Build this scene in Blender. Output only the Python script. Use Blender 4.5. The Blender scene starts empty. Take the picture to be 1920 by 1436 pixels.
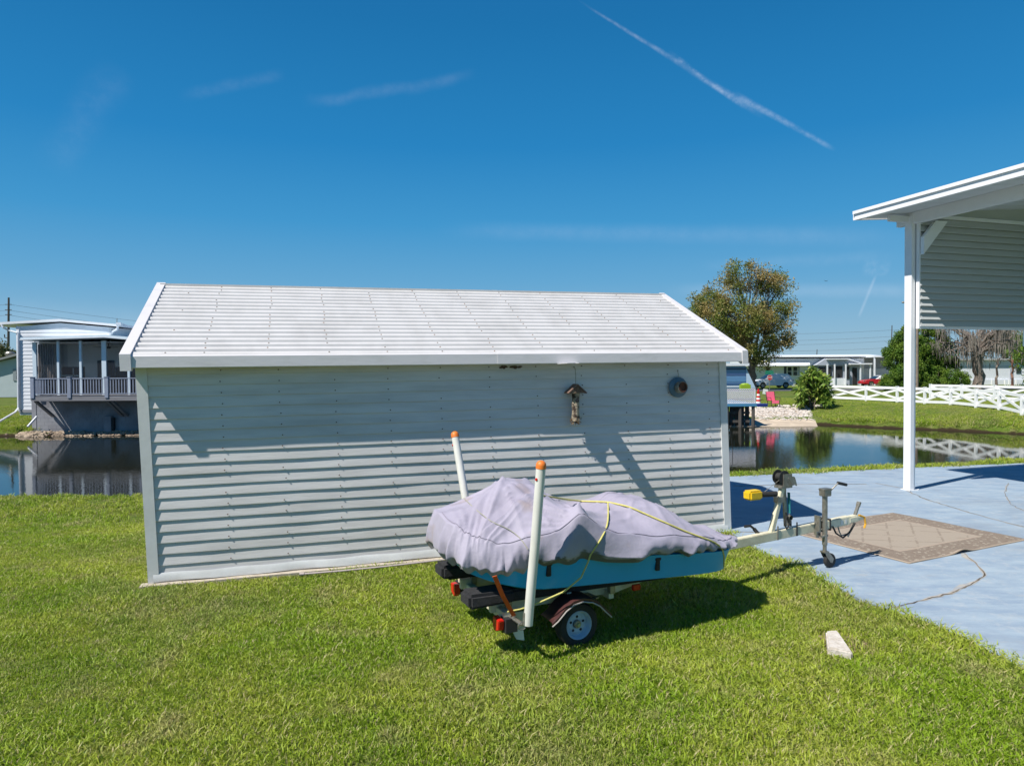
import bpy, bmesh, math, random
import numpy as np
from mathutils import Vector, Matrix, Euler, noise
from mathutils.bvhtree import BVHTree
random.seed(7); rng = np.random.default_rng(7)
S = bpy.context.scene
C = S.collection
R = math.radians; PI = math.pi

# ---------------------------------------------------------------- camera
FPX, CAMH = 1300.0, 2.3
PITCH = math.atan(28/FPX); ROLL = -0.006
cam_d = bpy.data.cameras.new('camera'); cam = bpy.data.objects.new('camera', cam_d); C.objects.link(cam)
CM = Matrix.Rotation(PI/2-PITCH, 3, 'X') @ Matrix.Rotation(ROLL, 3, 'Z')
cam.location = (0, 0, CAMH); cam.rotation_euler = CM.to_euler()
cam_d.sensor_width = 36; cam_d.lens = 36*FPX/1920; cam_d.clip_start = .05; cam_d.clip_end = 4000
S.camera = cam
def ray(px, py): return (CM @ Vector(((px-960)/FPX, -(py-718)/FPX, -1))).normalized()
def G(px, py, z=0.0):                 # point of that height on the sight line
    v = ray(px, py); t = (z-CAMH)/v.z; return Vector((v.x*t, v.y*t, z))
def D(px, py, y):                     # point at that distance
    v = ray(px, py); t = y/v.y; return Vector((v.x*t, y, CAMH+v.z*t))

# ---------------------------------------------------------------- sun and sky
SUN_EL, SUN_DIR = R(52.5), Vector((math.cos(R(35)), math.sin(R(35))))     # horizontal direction light travels
sd = bpy.data.lights.new('sun', 'SUN'); sun = bpy.data.objects.new('sun', sd); C.objects.link(sun)
sd.energy = 4.8; sd.angle = R(.53); sd.color = (1, .955, .88)
tv = Vector((SUN_DIR.x*math.cos(SUN_EL), SUN_DIR.y*math.cos(SUN_EL), -math.sin(SUN_EL)))
sun.rotation_euler = tv.to_track_quat('-Z', 'Y').to_euler(); sun.location = (-20, -20, 30)
W = bpy.data.worlds.new('World'); S.world = W; W.use_nodes = True
wn = W.node_tree.nodes; wl = W.node_tree.links
bg = wn['Background']; bg.inputs[1].default_value = .12
sky = wn.new('ShaderNodeTexSky'); sky.sky_type = 'NISHITA'; sky.sun_disc = False
sky.sun_elevation = SUN_EL; sky.sun_rotation = math.atan2(-SUN_DIR.x, -SUN_DIR.y)
sky.altitude = 0; sky.air_density = 1.0; sky.dust_density = .35; sky.ozone_density = 1.0
hsv = wn.new('ShaderNodeHueSaturation'); hsv.inputs['Saturation'].default_value = 1.12; hsv.inputs['Value'].default_value = 1.0
wl.new(sky.outputs[0], hsv.inputs['Color'])
tc = wn.new('ShaderNodeTexCoord')
def wm(op, a, b=None, c=None, clamp=False):
    n = wn.new('ShaderNodeMath'); n.operation = op; n.use_clamp = clamp
    for i, v in enumerate((a, b, c)):
        if v is None: continue
        if isinstance(v, (int, float)): n.inputs[i].default_value = v
        else: wl.new(v, n.inputs[i])
    return n.outputs[0]
def wdot(vec):
    n = wn.new('ShaderNodeVectorMath'); n.operation = 'DOT_PRODUCT'; wl.new(tc.outputs['Generated'], n.inputs[0]); n.inputs[1].default_value = vec
    return n.outputs['Value']
def wnoise(scale, detail=5, rough=.6):
    n = wn.new('ShaderNodeTexNoise'); wl.new(tc.outputs['Generated'], n.inputs['Vector'])
    n.inputs['Scale'].default_value = scale; n.inputs['Detail'].default_value = detail; n.inputs['Roughness'].default_value = rough
    return n.outputs['Fac']
def smooth(v, a, b):
    n = wn.new('ShaderNodeMapRange'); n.interpolation_type = 'SMOOTHSTEP'; wl.new(v, n.inputs['Value'])
    n.inputs['From Min'].default_value = a; n.inputs['From Max'].default_value = b; return n.outputs[0]
nz_c, nz_f = wnoise(7, 4), wnoise(45, 6, .7)
sx = wn.new('ShaderNodeSeparateXYZ'); wl.new(tc.outputs['Generated'], sx.inputs[0])
ramp = wn.new('ShaderNodeValToRGB'); wl.new(sx.outputs[2], ramp.inputs[0])
def slin(c): c /= 255; return c/12.92 if c < .04045 else ((c+.055)/1.055)**2.4
SKYS = [(0.0,(158,189,208)), (.05,(132,179,210)), (.12,(96,165,210)), (.2,(60,150,206)), (.3,(32,131,194)), (.44,(22,114,175)), (.7,(24,88,155)), (1.0,(16,68,128))]
while len(ramp.color_ramp.elements) < len(SKYS): ramp.color_ramp.elements.new(.5)
for e_, (p_, c_) in zip(ramp.color_ramp.elements, SKYS): e_.position = p_
for e_, (p_, c_) in zip(ramp.color_ramp.elements, SKYS): e_.color = tuple(slin(v) for v in c_)+(1,)
vm = wn.new('ShaderNodeVectorMath'); vm.operation = 'SCALE'; wl.new(ramp.outputs[0], vm.inputs[0]); vm.inputs[3].default_value = 6.0
mx0 = wn.new('ShaderNodeMix'); mx0.data_type = 'RGBA'; mx0.inputs['Factor'].default_value = .96; wl.new(hsv.outputs[0], mx0.inputs[6]); wl.new(vm.outputs[0], mx0.inputs[7])
skycol = mx0.outputs[2]
def wisp(p0, p1, width, strength, rag=.5, wob=0.0, w2=None, bend=0.0):
    """a streak of cirrus or a contrail between two directions of the sky"""
    global skycol
    a, b = ray(*p0), ray(*p1); m = (a+b).normalized(); n = a.cross(b).normalized(); t = n.cross(m).normalized()
    half = abs((b-m*b.dot(m)).dot(t))
    along = wdot(t); across = wdot(n)
    if bend: across = wm('ADD', across, wm('MULTIPLY', wm('MULTIPLY', along, along), bend))
    if wob: across = wm('ADD', across, wm('MULTIPLY', wm('SUBTRACT', nz_c, .5), wob))
    s = 1 if (b-m).dot(t) > 0 else -1
    u = wm('DIVIDE', wm('MULTIPLY', along, s), half)                 # -1 .. 1
    wd = width if w2 is None else wm('ADD', (width+w2)/2, wm('MULTIPLY', u, (w2-width)/2))
    d = wm('DIVIDE', wm('ABSOLUTE', across), wd)
    mask = wm('SUBTRACT', 1, smooth(d, 0, 1))
    ends = wm('SUBTRACT', 1, smooth(wm('ABSOLUTE', u), .6, 1.0))
    front = wm('GREATER_THAN', wdot(m), 0)
    f = wm('MULTIPLY', wm('MULTIPLY', mask, ends), front)
    f = wm('MULTIPLY', f, wm('ADD', 1-rag, wm('MULTIPLY', smooth(nz_f, .35, .68), rag)))
    f = wm('MULTIPLY', f, strength*.55, clamp=True)
    mx = wn.new('ShaderNodeMix'); mx.data_type = 'RGBA'; wl.new(f, mx.inputs['Factor']); wl.new(skycol, mx.inputs[6]); mx.inputs[7].default_value = (5.2, 5.8, 6.6, 1)
    skycol = mx.outputs[2]
wisp((1075, -5), (1440, 222), .0016, .36, .75, .006, .007)
wisp((1250, 95), (1400, 205), .0042, .34, .9, .006)
wisp((1370, 172), (1570, 284), .0062, .40, .85, .006, .004)
wisp((560, 192), (900, 140), .011, .09, .5, .03)
wisp((330, 185), (540, 138), .011, .07, .6, .02)
wisp((90, 330), (235, 120), .030, .05, .6, .03)
wisp((800, 432), (1740, 446), .018, .11, .35, .01)
wisp((1240, 545), (1780, 545), .013, .20, .3, .006)
wisp((1615, 500), (1672, 506), .013, .26, .9, .01)
wisp((1644, 512), (1608, 600), .0028, .30, .3)
wisp((1300, 500), (1700, 480), .012, .08, .5, .02)
wisp((-60, 600), (330, 620), .035, .18, .3, .02)
wl.new(skycol, bg.inputs[0])
S.view_settings.view_transform = 'Standard'; S.view_settings.look = 'None'; S.view_settings.gamma = 1
S.view_settings.use_curve_mapping = False; S.view_settings.exposure = 0.45

# ---------------------------------------------------------------- helpers
def xyz3(c): return (c[0], c[1], c[2], 1)
def mat(name, col, rough=.6, metal=0.0, col2=None, nscale=4.0, namt=.5, bump=0.0, bscale=60.0, spec=None, stretch=None, trans=0.0, coords='Object', thr=(.35, .65), alpha=None, bdist=.01):
    m = bpy.data.materials.new(name); m.use_nodes = True
    n, l = m.node_tree.nodes, m.node_tree.links
    b = n['Principled BSDF']; b.inputs['Base Color'].default_value = xyz3(col)
    b.inputs['Roughness'].default_value = rough; b.inputs['Metallic'].default_value = metal
    if spec is not None: b.inputs['Specular IOR Level'].default_value = spec
    if alpha is not None: b.inputs['Alpha'].default_value = alpha
    src = None
    if col2 or bump:
        t = n.new('ShaderNodeTexCoord'); src = t.outputs[coords] if coords != 'World' else n.new('ShaderNodeNewGeometry').outputs['Position']
        if stretch:
            mp = n.new('ShaderNodeMapping'); mp.inputs['Scale'].default_value = stretch; l.new(src, mp.inputs['Vector']); src = mp.outputs[0]
    if col2:
        z = n.new('ShaderNodeTexNoise'); z.inputs['Scale'].default_value = nscale; z.inputs['Detail'].default_value = 6; z.inputs['Roughness'].default_value = .62; l.new(src, z.inputs['Vector'])
        r = n.new('ShaderNodeMapRange'); r.inputs['From Min'].default_value = thr[0]; r.inputs['From Max'].default_value = thr[1]; r.inputs['To Max'].default_value = namt; l.new(z.outputs['Fac'], r.inputs['Value'])
        x = n.new('ShaderNodeMix'); x.data_type = 'RGBA'; l.new(r.outputs[0], x.inputs['Factor']); x.inputs[6].default_value = xyz3(col); x.inputs[7].default_value = xyz3(col2); l.new(x.outputs[2], b.inputs['Base Color'])
    if bump:
        z = n.new('ShaderNodeTexNoise'); z.inputs['Scale'].default_value = bscale; z.inputs['Detail'].default_value = 5; l.new(src, z.inputs['Vector'])
        u = n.new('ShaderNodeBump'); u.inputs['Strength'].default_value = bump; u.inputs['Distance'].default_value = bdist; l.new(z.outputs['Fac'], u.inputs['Height']); l.new(u.outputs[0], b.inputs['Normal'])
    if trans:
        tr = n.new('ShaderNodeBsdfTranslucent'); ms = n.new('ShaderNodeMixShader'); ms.inputs[0].default_value = trans
        if col2: l.new(x.outputs[2], tr.inputs[0])
        else: tr.inputs[0].default_value = xyz3(col)
        l.new(b.outputs[0], ms.inputs[1]); l.new(tr.outputs[0], ms.inputs[2]); l.new(ms.outputs[0], n['Material Output'].inputs[0])
    return m

class MB:
    def __init__(s, xf=None): s.v, s.f, s.xf = [], [], xf
    def add(s, vs, fs):
        o = len(s.v); s.v += [Vector(v) for v in vs]; s.f += [tuple(i+o for i in f) for f in fs]
    def box(s, x0, x1, y0, y1, z0, z1, M=None):
        vs = [Vector((x, y, z)) for z in (z0, z1) for y in (y0, y1) for x in (x0, x1)]
        if M: vs = [M @ v for v in vs]
        s.add(vs, [(0,2,3,1), (4,5,7,6), (0,1,5,4), (2,6,7,3), (0,4,6,2), (1,3,7,5)]); return s
    def bar(s, a, b, w, h, up=(0,0,1), h2=None, w2=None):     # rectangular bar from a to b; w sideways, h along up
        a, b = Vector(a), Vector(b); d = (b-a).normalized(); up = Vector(up)
        sd_ = d.cross(up)
        if sd_.length < 1e-4: sd_ = d.cross(Vector((0,1,0)))
        sd_.normalize(); u = sd_.cross(d).normalized(); w2 = w if w2 is None else w2; h2 = h if h2 is None else h2
        vs = [p + sd_*i*ww/2 + u*j*hh/2 for p, ww, hh in ((a, w, h), (b, w2, h2)) for i, j in ((-1,-1), (1,-1), (1,1), (-1,1))]
        s.add(vs, [(0,1,2,3)[::-1], (4,5,6,7), (0,1,5,4), (1,2,6,5), (2,3,7,6), (3,0,4,7)]); return s
    def tube(s, pts, r, n=8, caps=True):
        pts = [Vector(p) for p in pts]; rs = r if isinstance(r, (list, tuple)) else [r]*len(pts); rings = []; prev = None
        for i, p in enumerate(pts):
            d = (pts[min(i+1, len(pts)-1)] - pts[max(i-1, 0)]).normalized()
            if prev is None:
                a = d.cross(Vector((0,0,1)));  a = d.cross(Vector((1,0,0))) if a.length < .1 else a
            else: a = prev - d*prev.dot(d)
            a.normalize(); prev = a; b = d.cross(a)
            rings.append([p + (a*math.cos(2*PI*k/n) + b*math.sin(2*PI*k/n))*rs[i] for k in range(n)])
        fs = []
        for i in range(len(pts)-1):
            for k in range(n): fs.append((i*n+k, i*n+(k+1)%n, (i+1)*n+(k+1)%n, (i+1)*n+k))
        if caps: fs += [tuple(range(n))[::-1], tuple((len(pts)-1)*n+k for k in range(n))]
        s.add([v for rg in rings for v in rg], fs); return s
    def lathe(s, c, axis, prof, n=24):                        # prof: (along axis, radius)
        c, ax = Vector(c), Vector(axis).normalized(); a = ax.cross(Vector((0,0,1)))
        a = ax.cross(Vector((1,0,0))) if a.length < .1 else a; a.normalize(); b = ax.cross(a)
        vs = [c + ax*h + (a*math.cos(2*PI*k/n)+b*math.sin(2*PI*k/n))*r for h, r in prof for k in range(n)]
        fs = [(i*n+k, i*n+(k+1)%n, (i+1)*n+(k+1)%n, (i+1)*n+k) for i in range(len(prof)-1) for k in range(n)]
        s.add(vs, fs); return s
    def prism(s, prof, ext, close=True):                      # closed outline swept by vector ext
        n = len(prof); e = Vector(ext)
        s.add([Vector(p) for p in prof] + [Vector(p)+e for p in prof],
              [(i, (i+1) % n, n+(i+1) % n, n+i) for i in range(n)] + ([tuple(range(n))[::-1], tuple(range(n, 2*n))] if close else [])); return s
    def sphere(s, c, r, nu=12, nv=8, sc=(1,1,1)):
        c = Vector(c); vs = [c+Vector((0,0,r*sc[2]))]; 
        for i in range(1, nv):
            for k in range(nu): th, ph = PI*i/nv, 2*PI*k/nu; vs.append(c+Vector((r*sc[0]*math.sin(th)*math.cos(ph), r*sc[1]*math.sin(th)*math.sin(ph), r*sc[2]*math.cos(th))))
        vs.append(c-Vector((0,0,r*sc[2]))); L = len(vs)-1
        fs = [(0, 1+k, 1+(k+1)%nu) for k in range(nu)] + [(1+i*nu+k, 1+(i+1)*nu+k, 1+(i+1)*nu+(k+1)%nu, 1+i*nu+(k+1)%nu) for i in range(nv-2) for k in range(nu)] + [(L, 1+(nv-2)*nu+(k+1)%nu, 1+(nv-2)*nu+k) for k in range(nu)]
        s.add(vs, fs); return s
    def build(s, name, m, parent=None, world=False, smooth=False, bevel=0.0, sharp=35):
        vs = s.v
        if s.xf: vs = [s.xf(v) for v in vs]
        if world and parent is not None:
            I = Matrix.LocRotScale(parent.location, parent.rotation_euler, parent.scale).inverted(); vs = [I @ v for v in vs]
        me = bpy.data.meshes.new(name); me.from_pydata([tuple(v) for v in vs], [], s.f); me.materials.append(m)
        bm = bmesh.new(); bm.from_mesh(me); bmesh.ops.recalc_face_normals(bm, faces=bm.faces)
        if bevel: bmesh.ops.bevel(bm, geom=[e for e in bm.edges if len(e.link_faces) == 2 and e.calc_face_angle(0) > .6], offset=bevel, segments=2, affect='EDGES', clamp_overlap=True)
        bm.to_mesh(me); bm.free()
        if smooth:
            me.shade_smooth(); me.set_sharp_from_angle(angle=R(sharp))
        o = bpy.data.objects.new(name, me); C.objects.link(o)
        if parent is not None: o.parent = parent
        return o
def tag(o, label=None, cat=None, group=None, kind=None):
    for k, v in (('label', label), ('category', cat), ('group', group), ('kind', kind)):
        if v: o[k] = v
    return o
def thing(name, label, cat, loc=(0,0,0), rz=0.0, group=None):
    o = bpy.data.objects.new(name, None); C.objects.link(o); o.location = loc; o.rotation_euler = (0, 0, rz); o.empty_display_size = .2
    return tag(o, label, cat, group)
def np_mesh(name, V, F, m, parent=None, smooth=False):
    me = bpy.data.meshes.new(name); V = np.asarray(V, np.float32); F = np.asarray(F, np.int32); k = F.shape[1]
    me.vertices.add(len(V)); me.vertices.foreach_set('co', V.ravel()); me.loops.add(F.size); me.loops.foreach_set('vertex_index', F.ravel())
    me.polygons.add(len(F)); me.polygons.foreach_set('loop_start', np.arange(len(F), dtype=np.int32)*k); me.update(calc_edges=True); me.validate()
    me.materials.append(m)
    if smooth: me.shade_smooth()
    o = bpy.data.objects.new(name, me); C.objects.link(o)
    if parent is not None: o.parent = parent
    return o
def copy_tree(o, parent=None):
    c = o.copy(); C.objects.link(c); c.parent = parent
    for ch in [x for x in bpy.data.objects if x.parent == o]: copy_tree(ch, c)
    return c

# ---------------------------------------------------------------- materials
M_ = {}
M_['siding'] = mat('siding', (.66,.64,.635), .5, 0, (.49,.47,.455), 2.5, .8, .15, 30, stretch=(.35,1,3), thr=(.4,.7))
M_['trim'] = mat('trim', (.66,.67,.67), .45, 0, (.50,.50,.48), 3, .6, .1, 20)
M_['roof_white'] = mat('roof_white', (.60,.585,.575), .42, 0, (.47,.455,.44), 2.6, .6, .08, 25, stretch=(1.2,.5,1), thr=(.42,.72))
M_['fascia'] = mat('fascia', (.63,.61,.62), .4, 0, (.52,.51,.50), 5, .7, .12, 14, stretch=(.6,1,2), thr=(.5,.75))
M_['screw'] = mat('screw', (.10,.06,.04), .6)
M_['rustscrew'] = mat('rust_screw', (.22,.10,.04), .8)
M_['concrete'] = mat('concrete', (.50,.44,.36), .9, 0, (.32,.27,.21), 8, .7, .5, 60)
M_['white'] = mat('white_paint', (.80,.80,.80), .4, 0, (.66,.66,.65), 2, .5)
M_['vinyl'] = mat('vinyl', (.82,.82,.83), .35, 0, (.70,.71,.70), 5, .5)
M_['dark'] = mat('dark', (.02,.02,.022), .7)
M_['black'] = mat('black_rubber', (.016,.016,.017), .75, 0, (.035,.033,.03), 20, .6, .4, 80)
M_['carpet'] = mat('carpet', (.018,.018,.02), .95, 0, (.04,.04,.045), 40, .6, 1.0, 150)
M_['steel'] = mat('steel', (.34,.33,.29), .45, .7, (.20,.17,.13), 25, .7)
M_['cream'] = mat('cream_paint', (.66,.62,.46), .5, 0, (.44,.37,.24), 9, .55, .2, 50, thr=(.48,.72))
M_['pvc'] = mat('pvc', (.68,.67,.62), .35, 0, (.50,.49,.42), 9, .6, stretch=(1,1,.25), thr=(.42,.7))
M_['orange'] = mat('orange', (.80,.20,.02), .5, 0, (.55,.14,.03), 20, .5)
M_['red'] = mat('red_lens', (.55,.015,.01), .2)
M_['maroon'] = mat('maroon', (.045,.012,.014), .45, 0, (.10,.04,.03), 18, .5)
M_['hull'] = mat('hull_blue', (.0,.36,.70), .3, 0, (.0,.30,.60), 4, .5, .1, 9, thr=(.4,.75))
M_['yellow'] = mat('yellow', (.75,.50,.01), .45, 0, (.5,.3,.02), 30, .4)
M_['rope'] = mat('rope', (.62,.55,.16), .8, 0, (.36,.36,.12), 40, .6)
M_['strap'] = mat('strap', (.55,.09,.01), .7, 0, (.35,.06,.01), 30, .5)
M_['glass'] = mat('dark_glass', (.03,.04,.05), .08)
# ---------------------------------------------------------------- terrain
WATER = -1.2
DRIVE_Z = .07
POND = [(-70,16.5),(-40,13.8),(-14,13.6),(-8,13.7),(-2,14.4),(2,15.0),(4.7,15.6),(8,16.6),(12,17.6),(17,18.6),(24,20.2),(33,23),(33.2,26),(28.8,31.5),(25.9,35.2),(23.2,37.6),
        (20.8,39.2),(18.6,41.4),(17.6,42.2),(13.0,42.4),(11.5,43.5),(6,44),(0,42),(-8,39.5),(-18,37.9),(-25.3,37.5),(-30,37.3),(-40,37.6),(-70,40)]
DRIVE = [G(*p, DRIVE_Z) for p in ((1372,893),(1560,884),(1700,877),(1920,868),(2120,860),(2300,1000),(2250,1420),(1990,1290),(1914,1250),(1823,1201),(1733,1162),(1618,1126),(1509,1065),(1431,1032),(1366,996))]
DRIVE = [(p.x, p.y) for p in DRIVE] + [(2.0, 9.2), (2.6, 14.2)]
def sdist(P, X, Y):                                             # signed distance, negative inside
    P = np.array(P, float); n = len(P); d = np.full(X.shape, 1e9); ins = np.zeros(X.shape, bool)
    for i in range(n):
        a, b = P[i], P[(i+1) % n]; e = b-a; t = np.clip(((X-a[0])*e[0]+(Y-a[1])*e[1])/(e@e), 0, 1)
        d = np.minimum(d, np.hypot(X-a[0]-t*e[0], Y-a[1]-t*e[1]))
        if a[1] != b[1]: ins ^= ((a[1] > Y) != (b[1] > Y)) & (X < (b[0]-a[0])*(Y-a[1])/(b[1]-a[1])+a[0])
    return np.where(ins, -d, d)
def sst(x, a, b): t = np.clip((x-a)/(b-a), 0, 1); return t*t*(3-2*t)
def terrain_z(X, Y):
    X = np.asarray(X, float); Y = np.asarray(Y, float)
    d = sdist(POND, X, Y); far = sst(Y - np.where(X > 20, 26-0*X, 27), -2, 2)
    dr = sdist(DRIVE, X, Y)
    near = np.where(d > 0, WATER + .10 + 1.07*sst(d, -.15, .95), 0)
    near += .05*sst(-dr, -1.2, -.1) - .035*sst(-dr, .05, .5)      # swells up towards the slab, then tucked below it
    near += .015*np.sin(X*1.3+.7*Y)*np.cos(Y*1.1) * (dr > .3)
    top = -.28 + .35*sst(X, -10, -24)
    top = top + .46*sst(50-Y, 3, 15)*(X > 10)
    wdt = np.where(X > 10, 2.6+5.5*sst(Y, 35, 42), np.where(X < -26, 5.0, 2.2))
    fz = WATER + .07 + .28*sst(d, 0, .35) + (top-WATER-.35)*sst(d, .2, wdt)
    land = near*(1-far) + fz*far
    bed = WATER - 1.1*sst(-d, 0, 2.5) + .05
    z = np.where(d > 0, land, bed)
    return z
def tz(x, y): return float(terrain_z(np.array([x]), np.array([y]))[0])

def ground_material():
    m = bpy.data.materials.new('lawn_ground'); m.use_nodes = True; n, l = m.node_tree.nodes, m.node_tree.links; b = n['Principled BSDF']
    pos = n.new('ShaderNodeNewGeometry').outputs['Position']; b.inputs['Roughness'].default_value = .95; b.inputs['Specular IOR Level'].default_value = .1
    def nz(sc, det=5, st=None):
        z = n.new('ShaderNodeTexNoise'); z.inputs['Scale'].default_value = sc; z.inputs['Detail'].default_value = det; z.inputs['Roughness'].default_value = .65
        if st:
            mp = n.new('ShaderNodeMapping'); mp.inputs['Scale'].default_value = st; l.new(pos, mp.inputs[0]); l.new(mp.outputs[0], z.inputs[0])
        else: l.new(pos, z.inputs[0])
        return z.outputs['Fac']
    def mixc(f, a, b_, lo, hi):
        r = n.new('ShaderNodeMapRange'); l.new(f, r.inputs[0]); r.inputs['From Min'].default_value = lo; r.inputs['From Max'].default_value = hi
        x = n.new('ShaderNodeMix'); x.data_type = 'RGBA'; l.new(r.outputs[0], x.inputs['Factor'])
        for i, c in ((6, a), (7, b_)):
            if isinstance(c, tuple): x.inputs[i].default_value = xyz3(c)
            else: l.new(c, x.inputs[i])
        return x.outputs[2]
    c = mixc(nz(.35), (.09,.145,.018), (.14,.16,.04), .4, .62)
    c = mixc(nz(2.2, 6), c, (.22,.19,.09), .54, .72)
    c = mixc(nz(9, 6), c, (.045,.075,.012), .5, .7)
    sep = n.new('ShaderNodeSeparateXYZ'); l.new(pos, sep.inputs[0])
    add = n.new('ShaderNodeMath'); add.operation = 'ADD'; l.new(sep.outputs[2], add.inputs[0])
    sc = n.new('ShaderNodeMath'); sc.operation = 'MULTIPLY'; l.new(nz(1.6), sc.inputs[0]); sc.inputs[1].default_value = .35; l.new(sc.outputs[0], add.inputs[1])
    c = mixc(add.outputs[0], (.035,.025,.014), c, WATER+.235, WATER+.33)
    l.new(c, b.inputs['Base Color'])
    u = n.new('ShaderNodeBump'); u.inputs['Strength'].default_value = 1; u.inputs['Distance'].default_value = .06; l.new(nz(14, 8), u.inputs['Height']); l.new(u.outputs[0], b.inputs['Normal'])
    return m
M_['lawn'] = ground_material()
def axis(parts):
    out = []
    for a, b, st in parts: out += list(np.arange(a, b, st))
    return np.array(out + [parts[-1][1]])
gx = axis([(-1500,-300,200),(-300,-70,20),(-70,-16,.9),(-16,16,.3),(16,48,.6),(48,120,6),(120,400,40),(400,1500,220)])
gy = axis([(-60,-6,6),(-6,20,.28),(20,34,.8),(34,56,.45),(56,130,5),(130,400,45),(400,2600,300)])
X, Y = np.meshgrid(gx, gy); Z = terrain_z(X, Y)
V = np.stack([X.ravel(), Y.ravel(), Z.ravel()], 1); nx, ny = len(gx), len(gy)
I0 = (np.arange(ny-1)[:, None]*nx + np.arange(nx-1)).ravel(); F = np.stack([I0, I0+1, I0+nx+1, I0+nx], 1)
tag(np_mesh('ground', V, F, M_['lawn'], smooth=True), kind='structure')

# water
def water_material():
    m = bpy.data.materials.new('pond_water'); m.use_nodes = True; n, l = m.node_tree.nodes, m.node_tree.links; b = n['Principled BSDF']
    b.inputs['Base Color'].default_value = (.012,.014,.009,1); b.inputs['Roughness'].default_value = .015; b.inputs['IOR'].default_value = 1.33; b.inputs['Specular IOR Level'].default_value = .65
    pos = n.new('ShaderNodeNewGeometry').outputs['Position']
    z = n.new('ShaderNodeTexNoise'); z.inputs['Scale'].default_value = 5.0; z.inputs['Detail'].default_value = 4; l.new(pos, z.inputs[0])
    g = n.new('ShaderNodeTexNoise'); g.inputs['Scale'].default_value = .12; g.inputs['Detail'].default_value = 2; l.new(pos, g.inputs[0])
    r = n.new('ShaderNodeMapRange'); l.new(g.outputs['Fac'], r.inputs[0]); r.inputs['From Min'].default_value = .4; r.inputs['From Max'].default_value = .62; r.inputs['To Min'].default_value = .06; r.inputs['To Max'].default_value = .28
    u = n.new('ShaderNodeBump'); u.inputs['Distance'].default_value = .014; l.new(r.outputs[0], u.inputs['Strength']); l.new(z.outputs['Fac'], u.inputs['Height']); l.new(u.outputs[0], b.inputs['Normal'])
    return m
M_['water'] = water_material()
o = MB(); o.add([(-75,12.5,WATER),(36,12.5,WATER),(36,46,WATER),(-75,46,WATER)], [(0,1,2,3)]); tag(o.build('pond_water', M_['water']), kind='structure')

# blue painted slab
def drive_material():
    m = bpy.data.materials.new('driveway_paint'); m.use_nodes = True; n, l = m.node_tree.nodes, m.node_tree.links; b = n['Principled BSDF']; b.inputs['Roughness'].default_value = .75
    pos = n.new('ShaderNodeNewGeometry').outputs['Position']
    mp = n.new('ShaderNodeMapping'); mp.inputs['Rotation'].default_value = (0,0,R(-25)); mp.inputs['Scale'].default_value = (.7,2.2,1); l.new(pos, mp.inputs[0])
    def nz(sc, det, src): z = n.new('ShaderNodeTexNoise'); z.inputs['Scale'].default_value = sc; z.inputs['Detail'].default_value = det; z.inputs['Roughness'].default_value = .7; l.new(src, z.inputs[0]); return z.outputs['Fac']
    def mixc(f, a, b_, lo, hi, amt=1.0):
        r = n.new('ShaderNodeMapRange'); l.new(f, r.inputs[0]); r.inputs['From Min'].default_value = lo; r.inputs['From Max'].default_value = hi; r.inputs['To Max'].default_value = amt
        x = n.new('ShaderNodeMix'); x.data_type = 'RGBA'; l.new(r.outputs[0], x.inputs['Factor'])
        for i, c in ((6, a), (7, b_)):
            if isinstance(c, tuple): x.inputs[i].default_value = xyz3(c)
            else: l.new(c, x.inputs[i])
        return x.outputs[2]
    c = mixc(nz(2.0, 10, mp.outputs[0]), (.215,.285,.375), (.32,.395,.46), .36, .64)
    c = mixc(nz(7, 8, pos), c, (.40,.43,.45), .52, .74, .8)
    c = mixc(nz(40, 6, pos), c, (.16,.21,.30), .58, .78, .6)
    c = mixc(nz(3.1, 9, mp.outputs[0]), c, (.36,.34,.30), .60, .74, .7)
    c = mixc(nz(.5, 5, pos), c, (.20,.235,.285), .5, .7, .6)
    l.new(c, b.inputs['Base Color'])
    u = n.new('ShaderNodeBump'); u.inputs['Strength'].default_value = .5; u.inputs['Distance'].default_value = .004; l.new(nz(120, 5, pos), u.inputs['Height']); l.new(u.outputs[0], b.inputs['Normal'])
    return m
M_['drive'] = drive_material()
db = MB(); db.prism([(x, y, DRIVE_Z-.12) for x, y in DRIVE], (0,0,.12)); slab = tag(db.build('driveway', M_['drive']), kind='structure')
M_['crack'] = mat('crack', (.07,.055,.04), .95, 0, (.30,.25,.19), 6, .8, coords='World', thr=(.45,.6))
M_['crackedge'] = mat('crack_edge', (.40,.37,.32), .9, 0, (.26,.29,.33), 9, .8, coords='World')
def crack(pts, w0, seed):
    rr = random.Random(seed); P = [G(px, py, DRIVE_Z+.004) for px, py in pts]; Q = []
    for a, b in zip(P[:-1], P[1:]):
        k = max(2, int((b-a).length/.07))
        for i in range(k): p = a.lerp(b, i/k); Q.append(p+Vector((rr.gauss(0,.007), rr.gauss(0,.007), 0)))
    Q.append(P[-1]); b = MB(); vs = []; fs = []
    for i, p in enumerate(Q):
        d = (Q[min(i+1, len(Q)-1)]-Q[max(i-1, 0)]).normalized(); s = Vector((-d.y, d.x, 0)); w = w0*rr.uniform(.25, 1.2)
        vs += [p-s*w, p+s*w]
        if i: fs.append((2*i-2, 2*i-1, 2*i+1, 2*i))
    b.add(vs, fs); b.build('crack', M_['crack'], slab)
    b = MB(); vs = []; fs = []
    for i, p in enumerate(Q):
        d = (Q[min(i+1, len(Q)-1)]-Q[max(i-1, 0)]).normalized(); s = Vector((-d.y, d.x, 0)); n_ = noise.noise(Vector((p.x*2.3, p.y*2.3, seed))); w = w0*max(.2, 1.6+3.2*n_)+.002; q = p-Vector((0,0,.002))
        vs += [q-s*w*(1+n_), q+s*w*(1-n_)]
        if i: fs.append((2*i-2, 2*i-1, 2*i+1, 2*i))
    b.add(vs, fs); b.build('worn_crack_edge', M_['crackedge'], slab)
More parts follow.
